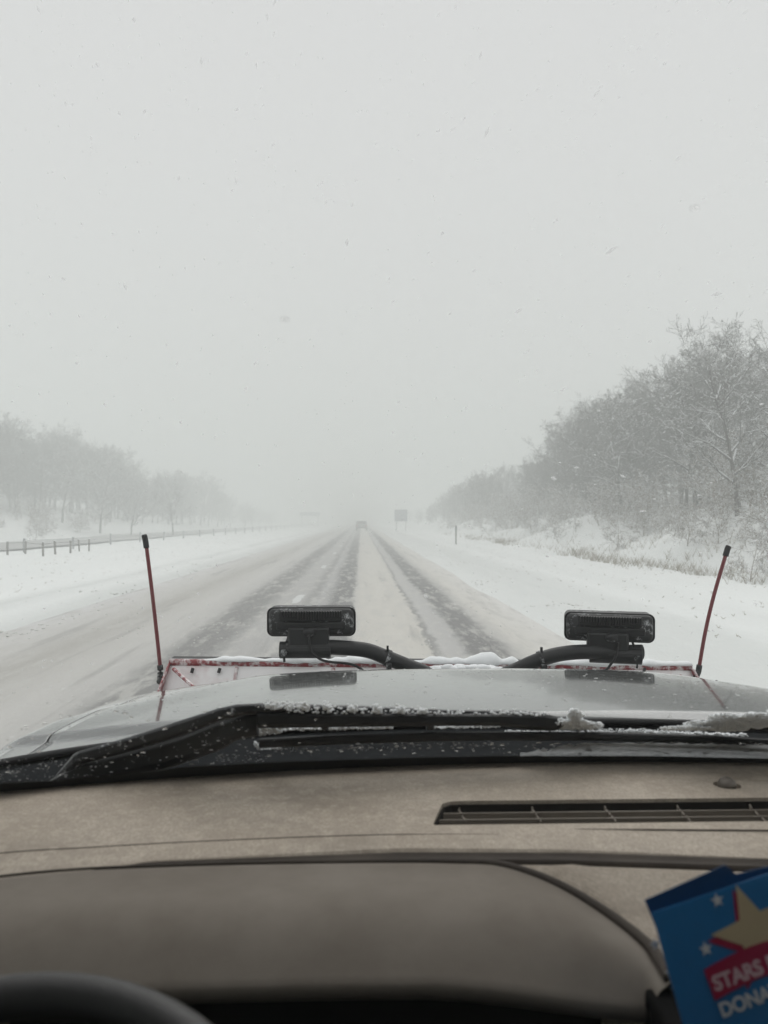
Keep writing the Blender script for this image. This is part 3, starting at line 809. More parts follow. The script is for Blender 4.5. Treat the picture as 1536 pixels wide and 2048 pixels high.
# ---------------- dashboard
yd = lambda x: 1.302 - .185 * (x - GX) ** 2
gy = lambda x: interp(x, [-.9, -.6, -.407, -.252, .048, .25, .479, .9, 1.3], [.70, .815, .867, .918, .939, .93, .905, .86, .80])
def zd(x, y):
    return 1.395 + .012 * math.sin(max(0, min(1, (y - .9) / .4)) * math.pi) - .004
XL, XR = C - .97, C + .97
nx, nyy = 120, 80
def solid_grid(fn, nu, nv, depth=.12):
    m = MB(); top = [fn(i / nu, j / nv) for i in range(nu + 1) for j in range(nv + 1)]
    bot = [(x, y, z - depth) for x, y, z in top]
    N = len(top); id_ = lambda i, j: i * (nv + 1) + j
    fs = [(id_(i, j), id_(i + 1, j), id_(i + 1, j + 1), id_(i, j + 1)) for i in range(nu) for j in range(nv)]
    fs += [tuple(N + k for k in reversed(f)) for f in fs]
    rim = [id_(i, 0) for i in range(nu)] + [id_(nu, j) for j in range(nv)] + [id_(i, nv) for i in range(nu, 0, -1)] + [id_(0, j) for j in range(nv, 0, -1)]
    fs += [(rim[k], N + rim[k], N + rim[(k + 1) % len(rim)], rim[(k + 1) % len(rim)]) for k in range(len(rim))]
    return m.add(top + bot, fs)
def dfn(u, v):
    x = XL + (XR - XL) * u; a = gy(x) + .0085; y = a + (yd(x) - a) * v
    z = zd(x, y) - .004 * (1 - sstep(0, .005, y - a))
    return (x, y, z)
dash = solid_grid(dfn, nx, nyy).build('dashboard', M['dash'], truck)
# opening of the defrost vent
tmp = MB()
VZ = 1.40
sl = [PZ(866, 1646, VZ), PZ(884, 1612, VZ), PZ(900, 1607, VZ), PZ(930, 1604.5, VZ)]
vx0 = sl[0].x; vy0 = PZ(900, 1650, VZ).y; vy1 = PZ(1100, 1604, VZ).y; VX1 = C + (C - .10) + .42
poly = [(sl[0].x, vy0 + .004), (sl[0].x + .002, vy0), (VX1, vy0), (VX1, vy1)] + [(sl[3].x, vy1), (sl[2].x, sl[2].y), (sl[1].x, sl[1].y)]
tmp.prism(poly, lambda u, v: (u, v, 1.34), lambda u, v: (u, v, 1.5))
q = PZ(1454, 1573, VZ)
cut = tmp.build('cutter', M['ventblack'], truck)
tmp2 = MB().add([], [])
tmp2.tube([(q.x, q.y, 1.395), (q.x, q.y, 1.5)], .0195, 28); cut2 = tmp2.build('cutter', M['ventblack'], truck)
for c_ in (cut, cut2):
    md = dash.modifiers.new('b', 'BOOLEAN'); md.operation = 'DIFFERENCE'; md.object = c_; md.solver = 'EXACT'
dg = bpy.context.evaluated_depsgraph_get(); dg.update()
new = bpy.data.meshes.new_from_object(dash.evaluated_get(dg)); dash.modifiers.clear(); dash.data = new
for c_ in (cut, cut2): bpy.data.objects.remove(c_, do_unlink=True)
dash.modifiers.new('bevel', 'BEVEL'); dash.modifiers['bevel'].width = .003; dash.modifiers['bevel'].segments = 3; dash.modifiers['bevel'].limit_method = 'ANGLE'; dash.modifiers['bevel'].angle_limit = R(50)
# vent inside
vent = MB().box(((vx0 + VX1) / 2, (vy0 + vy1) / 2, 1.300), (VX1 - vx0 + .02, vy1 - vy0 + .03, .01)).build('defrost_vent', M['ventblack'], truck)
for (py, a, ln) in ((1624, 888, 0), (1637, 870, 1)):
    yy = PZ(1100, py, VZ - .004).y; x0_ = PZ(a, py, VZ).x
    MB().box(((x0_ + VX1) / 2, yy, VZ - .016), (VX1 - x0_, .0022, .024)).build('slat', M['ventslat'], vent)
MB().box(((vx0 + VX1) / 2, vy1 - .0016, 1.349), (VX1 - vx0, .002, .098)).build('liner', M['ventblack'], vent)
MB().box(((vx0 + VX1) / 2, vy0 + .0016, 1.346), (VX1 - vx0 - .02, .002, .094)).build('liner', M['ventblack'], vent)
MB().prism([(sl[0].x + .0012, sl[0].y), (sl[1].x + .0012, sl[1].y - .001), (sl[2].x + .001, sl[2].y - .0014), (sl[3].x, vy1 - .0016), (sl[3].x, vy1 - .003), (sl[2].x + .003, sl[2].y - .003), (sl[1].x + .0035, sl[1].y - .003), (sl[0].x + .004, sl[0].y)], lambda u, v: (u, v, 1.30), lambda u, v: (u, v, 1.3985)).build('liner', M['ventblack'], vent)
k = 0
for row, (ya, yb, off) in enumerate(((1606, 1624, 0), (1625, 1637, 8), (1638, 1650, 17))):
    for j in range(-1, 6):
        pxa = 1060 + off + j * 146 + j * off * .2
        a = PZ(pxa - 4, ya, VZ - .01); b = PZ(pxa + 6, yb, VZ - .01)
        if a.x < vx0 + .03 or a.x > VX1: continue
        d = (b - a); L = d.length
        MB().box(((a.x + b.x) / 2, (a.y + b.y) / 2, VZ - .010), (.0018, L * .90, .010), Euler((0, 0, math.atan2(-d.x, d.y))).to_matrix()).build('rib', M['ventslat'], vent)
MB().ball((q.x, q.y, 1.402), .0135, 3, 0, (1, 1, .95)).build('light_sensor', simple('sensor_lens', (.14, .12, .10), .35, .05), truck, smooth=True)
# fine crease, its shade drawn as a dark strip, and the groove itself
cr = [PZ(a, b, 1.3985) for a, b in ((-200, 1726), (0, 1702), (180, 1692), (365, 1683), (600, 1674), (800, 1669), (1000, 1668))]
cr = [(p_.x, p_.y, zd(p_.x, p_.y) + .0002) for p_ in lerp_curve(cr, 6)]
MB().tube(cr, [.0007] * (len(cr) - 6) + [.0005, .0004, .0003, .0002, .0001, .0001], 5).build('crease', M['groove'], truck)
MB().tube([(PZ(a, b, 1.3985).x, PZ(a, b, 1.3985).y, 1.3997) for a, b in ((1150, 1659.5), (1250, 1660.5), (1300, 1661), (1450, 1662), (1600, 1663))], [.0002, .0006, .0009, .001, .001], 5).build('crease', M['groove'], truck)
gw = .011
MB().grid(lambda u, v: (lambda x: (x, gy(x) - gw + 2 * gw * v, 1.3925 - .002 * math.sin(math.pi * v)))(XL + (XR - XL) * u), 80, 6).build('groove', M['groove'], truck, smooth=True, solid=.01)
# lower dashboard (passenger side, beige) in front of the groove
def low(u, v):
    x = XL + (XR - XL) * u; a = gy(x) - gw
    y = a - (.12 + .22 * sstep(.24, .27, x)) * v
    z = 1.392 - .006 * (1 - sstep(0, .01, a - y)) - .09 * v ** 1.7 - .20 * sstep(.55, 1, v) 
    return (x, y, z)
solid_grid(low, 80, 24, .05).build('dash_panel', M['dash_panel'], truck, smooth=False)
# instrument binnacle: raised hood whose outline is the long arc
arc = [(-420, 1836), (-200, 1784), (0, 1755), (150, 1741), (300, 1734), (450, 1729), (600, 1726), (800, 1724), (900, 1725), (1000, 1730), (1100, 1762), (1200, 1818), (1290, 1885), (1325, 1930), (1344, 1962)]
ZB = 1.397
arcw = [PZ(a, b, ZB - .018 * sstep(1000, 1370, a) * 1.0) for a, b in arc]
arcw = lerp_curve(arcw, 6)
NA = len(arcw)
cxb = -.12
brow_y = lambda x: .716 - .10 * (x + .05) ** 2
def brow(i):
    """matching point on the driver's-side lip for arc point i"""
    p_ = arcw[i]; f = i / (NA - 1)
    x = p_.x if p_.y > brow_y(p_.x) + .01 else min(p_.x, .285)
    x = interp(p_.x, [-1.0, -.2, .1, .22, .275], [-1.0, -.2, .095, .205, .262])
    return Vector((x, min(brow_y(x), p_.y - .004), 1.366 - .02 * sstep(.05, .28, x)))
def bin_fn(u, v):
    i = u * (NA - 1); i0 = min(int(i), NA - 2); f = i - i0
    a = arcw[i0].lerp(arcw[i0 + 1], f); b = brow(i0).lerp(brow(i0 + 1), f)
    if v < .06:
        k = v / .06; return tuple(a + Vector((0, 0, -.030 + .030 * k)))
    if v <= .84:
        k = (v - .06) / .78
        p_ = a.lerp(b, k)
        return (p_.x, p_.y, p_.z + .006 * k + (.012 * math.sin(k * math.pi) ** 1.5 + .016 * math.sin(k * k * math.pi)) * min(1, (a - b).length / .15))
    k = (v - .84) / .16; th = R(55) + k * R(100)
    return (b.x, b.y - .010 * (math.sin(th) - math.sin(R(55))), b.z + .006 - .012 * (math.cos(R(55)) - math.cos(th)))
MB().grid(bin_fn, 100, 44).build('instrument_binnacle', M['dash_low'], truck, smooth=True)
# dark trim line round the binnacle
MB().tube([tuple(p_ + Vector((0, .003, .000))) for p_ in arcw], [.0022 + .0045 * sstep(.25, .9, i / NA) for i in range(NA)], 8, flat=.7).build('binnacle_trim', M['groove'], truck, smooth=True)
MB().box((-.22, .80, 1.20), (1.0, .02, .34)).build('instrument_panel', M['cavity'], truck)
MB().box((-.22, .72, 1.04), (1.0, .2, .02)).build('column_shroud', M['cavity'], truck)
# side cheek of the binnacle and centre stack
MB().box((.283, .645, 1.262), (.042, .13, .21)).build('binnacle_side', M['cavity'], truck, bevel=.004)  # cheek coloured near-black, its shade is in the colour
MB().box((.60, .66, 1.13), (.56, .26, .06)).build('centre_tray', M['dash_low'], truck, bevel=.01)

# steering wheel
sw = thing('steering_wheel', None, None, (0, 0, 0)); sw.parent = truck; sw.location = (-.222 - C, .37 - 1.0, 1.402)
for k_ in ('label', 'category'):
    if k_ in sw: del sw[k_]
ctr = Vector((-.222, .37, 1.402)); tilt = Euler((R(-70), 0, 0)).to_matrix()   # wheel plane leans away from the driver
ring = [ctr + tilt @ Vector((.19 * math.cos(a), 0, .19 * math.sin(a))) for a in np.linspace(0, 2 * math.pi, 65)]
MB().tube(ring, .0150, 14, caps=False, up=tilt @ Vector((0, 1, 0))).build('rim', M['leather'], sw, smooth=True)
MB().ball(ctr + tilt @ Vector((0, .03, 0)), .075, 3, 0, (1, .45, .8)).build('hub', M['leather'], sw, smooth=True)
for a in (0, math.pi, -math.pi / 2):
    MB().tube([ctr + tilt @ Vector((.06 * math.cos(a), .02, .06 * math.sin(a))), ctr + tilt @ Vector((.185 * math.cos(a), 0, .185 * math.sin(a)))], [.022, .014], 8, flat=.5).build('spoke', M['leather'], sw, smooth=True)
MB().tube([ctr + Vector((0, .05, -.01)), ctr + Vector((0, .30, -.14))], .035, 12).build('column', M['cavity'], sw)

# ---------------- leaflets standing in the tray
def leaflet_frame(px, py, Y, ang, tilt):
    """origin at pixel, local x along the top edge, local y down the left edge"""
    o = P(px, py, Y); e = Euler((tilt, 0, 0)).to_matrix()
    ax = e @ Vector((math.cos(ang), 0, math.sin(ang))); ay = e @ Vector((math.sin(ang), 0, -math.cos(ang)))
    n = ax.cross(ay); n = -n if n.y > 0 else n
    return o, ax, ay, n
PXM = .60 / F
def leaflet():
    o, ax, ay, n = leaflet_frame(1304, 1826, .60, R(17), R(-12))
    Q = lambda u, v, h=0: o + ax * (u * PXM) + ay * (v * PXM) + n * h
    root = thing('blue_leaflet', 'blue charity leaflet with gold star and red STARS FOR banner, leaning beside the binnacle', 'leaflet', tuple(Q(200, 400)))
    def loc(px, py):     # where the sight line meets the sheet, in sheet units
        d = ray(px, py); t_ = (o - EYE).dot(n) / d.dot(n); q_ = EYE + d * t_ - o
        return q_.dot(ax) / PXM, q_.dot(ay) / PXM
    def star(c, r, rot, inner=.42):
        return [(c[0] + (r if k % 2 == 0 else r * inner) * math.sin(rot + k * math.pi / 5), c[1] - (r if k % 2 == 0 else r * inner) * math.cos(rot + k * math.pi / 5)) for k in range(10)]
    def flat(nm, poly, h, mat, th=.0002):
        return MB().prism(poly, lambda u, v: Q(u, v, h), lambda u, v: Q(u, v, h + th)).build(nm, mat, root)
    rect = [loc(1304, 1826), loc(1760, 1672), loc(1890, 2190), loc(1405, 2190)]
    MB().prism(rect, lambda u, v: Q(u, v, -.0006), lambda u, v: Q(u, v, .0)).build('sheet', M['pblue'], root)
    c0 = loc(1513, 1863)
    flat('star_shadow', star((c0[0] - 9, c0[1] + 9), 97, R(-4)), .0003, M['pred'])
    flat('star', star(c0, 94, R(-4)), .0006, M['pgold'])
    for (a, b, r_) in ((1434, 1800, 14), (1411, 1897, 14), (1560, 1790, 12)): flat('small_star', star(loc(a, b), r_, R(5)), .0006, M['pwhite'])
    b0 = loc(1415, 1962)
    ban = [(b0[0] + k * 22, b0[1] - 22 - 10 * math.sin(k / 10 * math.pi)) for k in range(11)] + [(b0[0] + k * 22, b0[1] + 36 - 10 * math.sin(k / 10 * math.pi)) for k in range(10, -1, -1)]
    flat('banner', ban, .0009, M['pred'])
    def text(s, px, py, size, mat, h, bold=.0):
        cu = bpy.data.curves.new('lettering', 'FONT'); cu.body = s; cu.size = 1; cu.offset = bold; cu.extrude = 0
        tmp_ = bpy.data.objects.new('lettering', cu); COL.objects.link(tmp_)
        dg_ = bpy.context.evaluated_depsgraph_get(); me = bpy.data.meshes.new_from_object(tmp_.evaluated_get(dg_))
        bpy.data.objects.remove(tmp_, do_unlink=True)
        a, b = loc(px, py); off = parent_world(root)
        for v_ in me.vertices:
            v_.co = Q(a + v_.co.x * size, b - v_.co.y * size, h) - off
        me.materials.clear(); me.materials.append(mat)
        ob = bpy.data.objects.new('lettering', me); COL.objects.link(ob); ob.parent = root
    text('STARS FOR', 1430, 1981, 38, M['ppink'], .0013, .035)
    text('DONATE $', 1443, 2034, 36, M['pwhite'], .0013, .03)
    # folded back sheet behind
    o2, ax2, ay2, n2 = leaflet_frame(1289, 1800, .612, R(20.5), R(-12))
    Q2 = lambda u, v, h=0: o2 + ax2 * (u * PXM * 1.02) + ay2 * (v * PXM * 1.02) + n2 * h
    r2 = thing('navy_leaflet', 'darker blue leaflet edge showing behind the star leaflet, cut at the corner', 'leaflet', tuple(Q2(100, 400)))
    MB().prism([(0, 0), (182, 0), (196, 24), (420, 60), (420, 540), (0, 540)], lambda u, v: Q2(u, v, -.0006), lambda u, v: Q2(u, v, 0)).build('sheet', M['pdark'], r2)
    def loc2(px, py):
        dx, dy = (px - 1289), (py - 1800); c_, s_ = math.cos(R(20.5)), math.sin(R(20.5)); return dx * c_ - dy * s_, dx * s_ + dy * c_
    for (a, b) in ((1304, 1881), (1330, 1932)):
        MB().prism(star(loc2(a, b), 12, .1), lambda u, v: Q2(u, v, .0003), lambda u, v: Q2(u, v, .0005)).build('small_star', M['pwhite'], r2)
leaflet()

# ================================================================== THE SNOW PLOW
YB = 3.40
plow = thing('snow_plow', 'red snow plow with snow-plastered blade and two lamps carried in front of the truck', 'snow plow', (.30, YB, 0))
tl, tr = P(338, 1326, YB), P(1384, 1336, YB)
def blade_pt(u, v, off=0):
    x = tl.x + (tr.x - tl.x) * u; zt = tl.z + (tr.z - tl.z) * u
    z = zt - .74 * v
    y = YB + .02 - .62 * v * (1 - .35 * v) + off
    flare = .085 * math.sin(v * math.pi * .5) * (1 if u > .5 else -1) * abs(2 * u - 1) ** 6
    return Vector((x + flare, y, z))
MB().grid(lambda u, v: blade_pt(u, v), 60, 20).build('moldboard', M['blade'], plow, smooth=True, solid=-.01)
MB().tube([blade_pt(u, 0, -.01) + Vector((0, 0, 0)) for u in np.linspace(0, 1, 20)], .017, 10).build('top_tube', M['red'], plow, smooth=True)
MB().grid(lambda u, v: blade_pt(u, 0) + Vector((0, .02 + .05 * v, .012 + .002 * v)), 40, 4).build('deflector_flap', M['rubber'], plow, solid=.006)
for u in (0.0, .128, .31, .5, .69, .872, 1.0):
    if 0 < u < 1:
        MB().tube([blade_pt(u, v, -.018) for v in np.linspace(.02, .98, 10)], .008, 6).build('rib', M['red'], plow)
    else:
        m = MB(); m.grid(lambda a, v: blade_pt(u, v, -.01 - .10 * a * math.sin(math.pi * min(1, v + .12))), 3, 12); m.build('end_plate', M['red'], plow, solid=.008)
for sgn, (pa, pb_) in ((-1, ((347, 1338), (398, 1384))), (1, ((1362, 1352), (1330, 1395)))):
    MB().tube([P(*pa, YB - .04), P(*pb_, YB - .20)], .008, 6).build('brace', M['red'], plow)
for px in (386, 440, 1000, 1290): MB().tube([P(px, 1336, YB - .03), P(px - 3, 1346, YB - .035)], .007, 6).build('bolt', M['black'], plow)
MB().grid(lambda u, v: blade_pt(u, 1) + Vector((0, -.01 - .01 * v, -.14 * v + .03)), 20, 2).build('cutting_edge', M['steel'], plow, solid=.012)
# A-frame and tower between truck and blade
for sx in (-1, 1):
    MB().tube([(C + sx * .42, 2.85, .52), (C + sx * .12, 3.28, .55)], .04, 8).build('push_arm', M['black'], plow)
    MB().tube([(C + sx * .30, 2.86, .50), (C + sx * .16, 2.92, 1.16)], .032, 8).build('tower_post', M['black'], plow)
MB().tube([(C - .5, 2.84, .52), (C + .5, 2.84, .52)], .045, 8).build('mount_bar', M['black'], plow)
MB().tube([(C - .20, 2.92, 1.16), (C + .20, 2.92, 1.16)], .03, 8).build('tower_bar', M['black'], plow)
# marker rods
for pts, sl_ in (([(322, 1362), (320, 1350), (320, 1330), (306, 1200), (293, 1094)], [(293, 1096), (291, 1082), (288, 1069)]),
                 ([(1388, 1362), (1396, 1345), (1399, 1330), (1411, 1262), (1428, 1190), (1452, 1108)], [(1451, 1112), (1455, 1098), (1458, 1092)])):
    cv = lerp_curve([P(a, b, YB - .03) for a, b in pts], 6)
    rod = MB().tube(cv, .0082, 10).build('marker_rod', simple('rod_red', (.17, .03, .035), .45, .25, 12), plow, smooth=True)
    MB().tube(lerp_curve([P(a, b, YB - .03) for a, b in sl_], 4), [.0125] * 8 + [.009], 12).build('rod_cap', M['rubber'], rod, smooth=True)
    MB().tube(cv[:13], .0125, 10).build('spring_base', M['black_frost'], rod, smooth=True)
    b0 = P(*pts[0], YB - .03); MB().ball(b0 + Vector((0, -.01, 0)), .015, 2, .15).build('rod_bracket', M['black_frost'], rod)

def rrect(w_, h_, r_, n=5):
    out = []
    for cx_, cz_, a0 in ((w_ / 2 - r_, h_ / 2 - r_, 0), (-w_ / 2 + r_, h_ / 2 - r_, 90), (-w_ / 2 + r_, -h_ / 2 + r_, 180), (w_ / 2 - r_, -h_ / 2 + r_, 270)):
        for k in range(n + 1):
            a = R(a0 + 90 * k / n); out.append((cx_ + r_ * math.cos(a), cz_ + r_ * math.sin(a)))
    return out
def loft(profiles):
    """profiles: list of (y, pts2d) -> closed body"""
    m = MB(); n = len(profiles[0][1]); vs = [(x, y, z) for y, pr in profiles for x, z in pr]
    fs = [(i * n + j, i * n + (j + 1) % n, (i + 1) * n + (j + 1) % n, (i + 1) * n + j) for i in range(len(profiles) - 1) for j in range(n)]
    fs += [tuple(range(n)), tuple((len(profiles) - 1) * n + j for j in range(n))]
    return m.add(vs, fs)
YLp = 2.95
def lamp(cx, cy_, yaw, flip, roll=0):
    """snow plow lamp seen from behind; local frame centred on the housing"""
    c = P(cx, cy_, YLp)
    root = bpy.data.objects.new('headlamp', None); COL.objects.link(root); root.parent = plow
    root.location = c - parent_world(plow); root.rotation_euler = (0, roll, yaw)
    def put(m, nm, mat, smooth=False, bevel=0):
        o = m.build(nm, mat, None, smooth=smooth, bevel=bevel); o.parent = root; return o
    W_, H_ = .332, .106
    put(loft([(-.030, rrect(W_ * .90, H_ * .84, .018)), (-.022, rrect(W_ * .955, H_ * .93, .02)), (.0, rrect(W_ * .985, H_ * .98, .022)), (.085, rrect(W_, H_, .022)), (.10, rrect(W_ * .98, H_ * .96, .022))]), 'housing', M['black_frost'], True)
    m = MB(); m.tube([(x, -.004, z) for x, z in rrect(W_ * 1.0, H_ * .99, .022)] + [(rrect(W_, H_ * .99, .022)[0][0], -.004, rrect(W_, H_ * .99, .022)[0][1])], .0035, 6, caps=False, up=(0, 1, 0))
    put(m, 'rim', M['black'], True)
    m = MB().box((0, -.036, .026), (.235, .016, .040)); put(m, 'fin_block', M['black'], bevel=.004)
    m = MB()
    for k in range(23):
        x = -.108 + k * .0098; hh = .030 if 5 < k < 17 else .020
        m.box((x, -.052, .034 - (hh - .02) / 2), (.0042, .022, hh))
    put(m, 'cooling_fins', M['black'])
    put(MB().box((0, -.030, -.012), (.26, .018, .030)), 'back_plate', M['black'], bevel=.006)
    put(MB().box((-.008, -.030, -.052), (.155, .05, .075)), 'bracket', M['black'], bevel=.01)
    put(MB().ball((-.005 * flip, -.062, -.032), .024, 3, .04, (1, .6, .75)), 'adjuster_knob', M['black_frost'], True)
    put(MB().tube([(-.118 * flip, -.03, -.103), (.075 * flip, -.03, -.103)], .032, 16), 'clamp', M['black'], False, .003)
    put(MB().tube([(-.100 * flip, -.056, -.108), (-.100 * flip, -.074, -.108)], .014, 6), 'clamp_bolt', M['black_frost'])
    m = MB(); m.tube([(-.085 * flip, -.01, -.05), (-.092 * flip, -.03, -.075), (-.1 * flip, -.05, -.12), (-.098 * flip, -.05, -.145)], .005, 6); put(m, 'strap', M['black_frost'])
    put(MB().tube([(-.06, -.02, -.053), (-.06, -.02, -.063)], .006, 6), 'drain_stub', M['black'])
    put(loft([(.098, rrect(W_ * .94, H_ * .9, .02)), (.108, rrect(W_ * .9, H_ * .84, .02))]), 'lens', M['lens'], True)
    return root
lamp(623, 1243, 0, 1)
lamp(1218, 1254, R(-13), -1, R(.5))
for pts, nm in (([(572, 1296), (640, 1294), (690, 1296), (735, 1301), (775, 1316), (815, 1332), (860, 1352), (900, 1400)], 'a'),
                ([(1284, 1304), (1210, 1304), (1160, 1304), (1115, 1309), (1075, 1321), (1035, 1339), (1000, 1356), (960, 1400)], 'b')):
    cv = lerp_curve([P(a, b, YLp - (.03 if i < 5 else .02)) for i, (a, b) in enumerate(pts)], 6)
    arm = MB().tube(cv, .0285, 16).build('lamp_arm', M['black'], plow, smooth=True)
    i4 = 24 if nm == 'a' else 23
    tn = (cv[i4 + 1] - cv[i4 - 1]).normalized()
    MB().tube([cv[i4] - tn * .007, cv[i4] + tn * .007], .033, 14).build('band_clamp', M['black_frost'], arm)
    MB().box(cv[i4] + Vector((0, -.01, .038)), (.008, .012, .02)).build('band_screw', M['black'], arm)
    MB().box(cv[i4] + Vector((.004, -.035, -.028)), (.02, .03, .03)).build('band_lug', M['black_frost'], arm, bevel=.003)
for pts in ([(618, 1270), (622, 1300), (640, 1318), (662, 1324), (700, 1328), (722, 1338), (736, 1352)],
            [(1236, 1285), (1232, 1310), (1222, 1328), (1205, 1342), (1150, 1345), (1110, 1346)]):
    MB().tube(lerp_curve([P(a, b, YLp - .085 + .004 * i) for i, (a, b) in enumerate(pts)], 6), .0048, 8).build('lamp_cable', M['rubber'], plow, smooth=True)

# snow lying on the plow's top edge
m = MB(); N = 150; rings = []
for i in range(N + 1):
    u = i / N; b = blade_pt(u, 0)
    am = max(0.0, .5 + 1.0 * noise.noise(Vector((u * 14, 0, 2))) + .5 * noise.noise(Vector((u * 45, 4, 2)))) * sstep(.06, .12, u) * (1 - .4 * sstep(.93, 1, u))
    h_ = .004 + .030 * am * (1 + .5 * math.exp(-((u - .56) / .14) ** 2)); w_ = .015 + .03 * min(1, am)
    ring_ = [b + Vector((0, -.005 + math.cos(a) * w_ - .0, .012 + max(-.2, math.sin(a)) * h_)) for a in np.linspace(0, 2 * math.pi, 10, endpoint=False)]
    rings.append(ring_)
vs = [q_ for r_ in rings for q_ in r_]
fs = [(i * 10 + j, i * 10 + (j + 1) % 10, (i + 1) * 10 + (j + 1) % 10, (i + 1) * 10 + j) for i in range(N) for j in range(10)] + [tuple(range(10)), tuple(N * 10 + j for j in range(10))]
tag(m.add(vs, fs).build('blade_snow', M['snowpile'], smooth=True), 'white snow ridge lying along the top edge of the plow blade', 'snow', kind='stuff')
# snow wedged between blade and bonnet
m = MB(); random.seed(3)
for k in range(160):
    px = random.uniform(850, 1010); py = 1341 - 6 * math.sin((px - 850) / 160 * math.pi) + random.uniform(0, 8)
    m.ball(P(px, py, YB - .12 + random.uniform(-.03, .03)), random.uniform(.012, .024), 2, .08, (1.5, 1, .8))
tag(m.build('frame_snow', M['snowpile'], smooth=True), 'snow heaped behind the blade between the two lamp arms', 'snow', kind='stuff')

# ---------------- snow and ice on the wipers and glass
def crust(name, label, specs, seed, mat='snowpile', sub=1, off=.05):
    random.seed(seed); m = MB()
    for (x0, y0, x1, y1, n, r0, r1, spread) in specs:
        for k in range(n):
            f = random.random(); px = x0 + (x1 - x0) * f; py = y0 + (y1 - y0) * f + random.gauss(0, spread)
            p_ = glass_hit(px, py, off + random.uniform(-.002, .004)); m.ball(p_, random.uniform(r0, r1), sub, .3, (1.2, 1, .8))
    return tag(m.build(name, M[mat]), label, 'snow', kind='stuff')
sp = []
random.seed(12)
for (a, b, c_, d_, n, s_) in ((528, 1410, 600, 1415, 150, 4), (560, 1424, 1000, 1431, 300, 2.0), (600, 1416, 1010, 1427, 120, 3), (1000, 1428, 1095, 1431, 150, 3.5)):
    sp.append((a, b, c_, d_, n, .0008, .0024, s_))
for px in (610, 655, 705, 755, 800, 845): sp.append((px - 8, 1413 + (px - 610) * .03, px + 8, 1417 + (px - 610) * .03, 44, .0012, .0032, 4))
crust('wiper_snow', 'grainy ice crust along the top of the long wiper arm', sp, 5, off=.033)
crust('wiper_slush', 'strip of packed snow on the glass under the wiper arm', [(470, 1472, 560, 1462, 160, .0015, .003, 2), (520, 1457, 560, 1459, 120, .002, .004, 3), (560, 1458, 785, 1454, 330, .0012, .003, 1.5), (860, 1455, 1000, 1452, 140, .001, .0026, 1.2),
        (430, 1474, 510, 1470, 70, .0012, .003, 1), (510, 1486, 519, 1498, 40, .0015, .003, 1.5), (519, 1498, 560, 1495, 50, .001, .0025, 1)], 6)
def heap(name, label, spots, seed):
    random.seed(seed); m = MB()
    for (px, py, rx, ry, n, r0, r1, off) in spots:
        for k in range(n):
            a = random.uniform(0, 6.28); q_ = math.sqrt(random.random())
            m.ball(glass_hit(px + math.cos(a) * q_ * rx, py + math.sin(a) * q_ * ry, off + random.uniform(-.006, .006)), random.uniform(r0, r1) * .85, 2, .22, (1.25, 1, .75))
        for k in range(n * 4):
            a = random.uniform(0, 6.28); q_ = math.sqrt(random.random()) * 1.12
            m.ball(glass_hit(px + math.cos(a) * q_ * rx, py + math.sin(a) * q_ * ry * 1.1 - 1, off - .008 + random.uniform(-.002, .004)), random.uniform(.0006, .0019), 1, .3)
    return tag(m.build(name, M['snowpile']), label, 'snow', kind='stuff')
heap('snow_lump', 'small lump of snow beside the tip of the long wiper', [(1148, 1450, 34, 8, 150, .003, .0075, .03), (1150, 1432, 12, 11, 60, .003, .006, .03), (1182, 1452, 22, 7, 60, .002, .005, .03), (1122, 1448, 10, 9, 30, .002, .004, .035)], 1)
heap('snow_heap', 'snow heaped on the cowl at the right by the second wiper', [(1450, 1451, 50, 9, 220, .002, .007, .02), (1512, 1441, 40, 12, 180, .002, .008, .02), (1375, 1457, 50, 3, 100, .0015, .004, .015), (1448, 1436, 30, 7, 70, .002, .006, .02), (1400, 1449, 30, 5, 60, .002, .005, .02), (1600, 1430, 60, 16, 120, .004, .01, .02)], 2)
crust('seal_snow', 'thin broken line of snow resting along the lower wiper', [(1010, 1462, 1250, 1463, 150, .0008, .0022, .8), (1250, 1463, 1500, 1471, 220, .001, .0035, 1.3), (1180, 1459, 1420, 1463, 120, .0008, .002, 1.5)], 7)

# droplets and ice specks on the windscreen
def drops(name, mat, regions, seed, label):
    random.seed(seed); m = MB()
    for (x0, y0, x1, y1, n, r0, r1) in regions:
        for k in range(n):
            px, py = random.uniform(x0, x1), random.uniform(y0, y1)
            if x1 < 560 and py > 1590 - .10 * px: continue
            p_ = glass_hit(px, py, .0); r_ = r0 + (r1 - r0) * random.random() ** 2.2; el = random.uniform(1.0, 2.1)
            n_ = Vector((0, .574, .819)); tx = Vector((1, 0, 0)); ty = n_.cross(tx)
            vs = [p_ + n_ * r_ * .42]; S_ = 8; ph = random.uniform(0, 1)
            for ring_i, (rr, hh) in enumerate(((.6, .32), (1.0, 0.02))):
                for j in range(S_):
                    a = j * 2 * math.pi / S_ + ph; w2 = rr * r_ * (1 + random.uniform(-.12, .12))
                    vs.append(p_ + tx * math.cos(a) * w2 * el + ty * math.sin(a) * w2 + n_ * r_ * hh)
            vs.append(p_ - n_ * .0001)
            fs = [(0, 1 + j, 1 + (j + 1) % S_) for j in range(S_)] + [(1 + j, 1 + S_ + j, 1 + S_ + (j + 1) % S_, 1 + (j + 1) % S_) for j in range(S_)] + [(1 + 2 * S_, 1 + S_ + (j + 1) % S_, 1 + S_ + j) for j in range(S_)]
            m.add(vs, fs)
    o = m.build(name, M[mat], None, smooth=True); return tag(o, label, 'drops', kind='stuff')
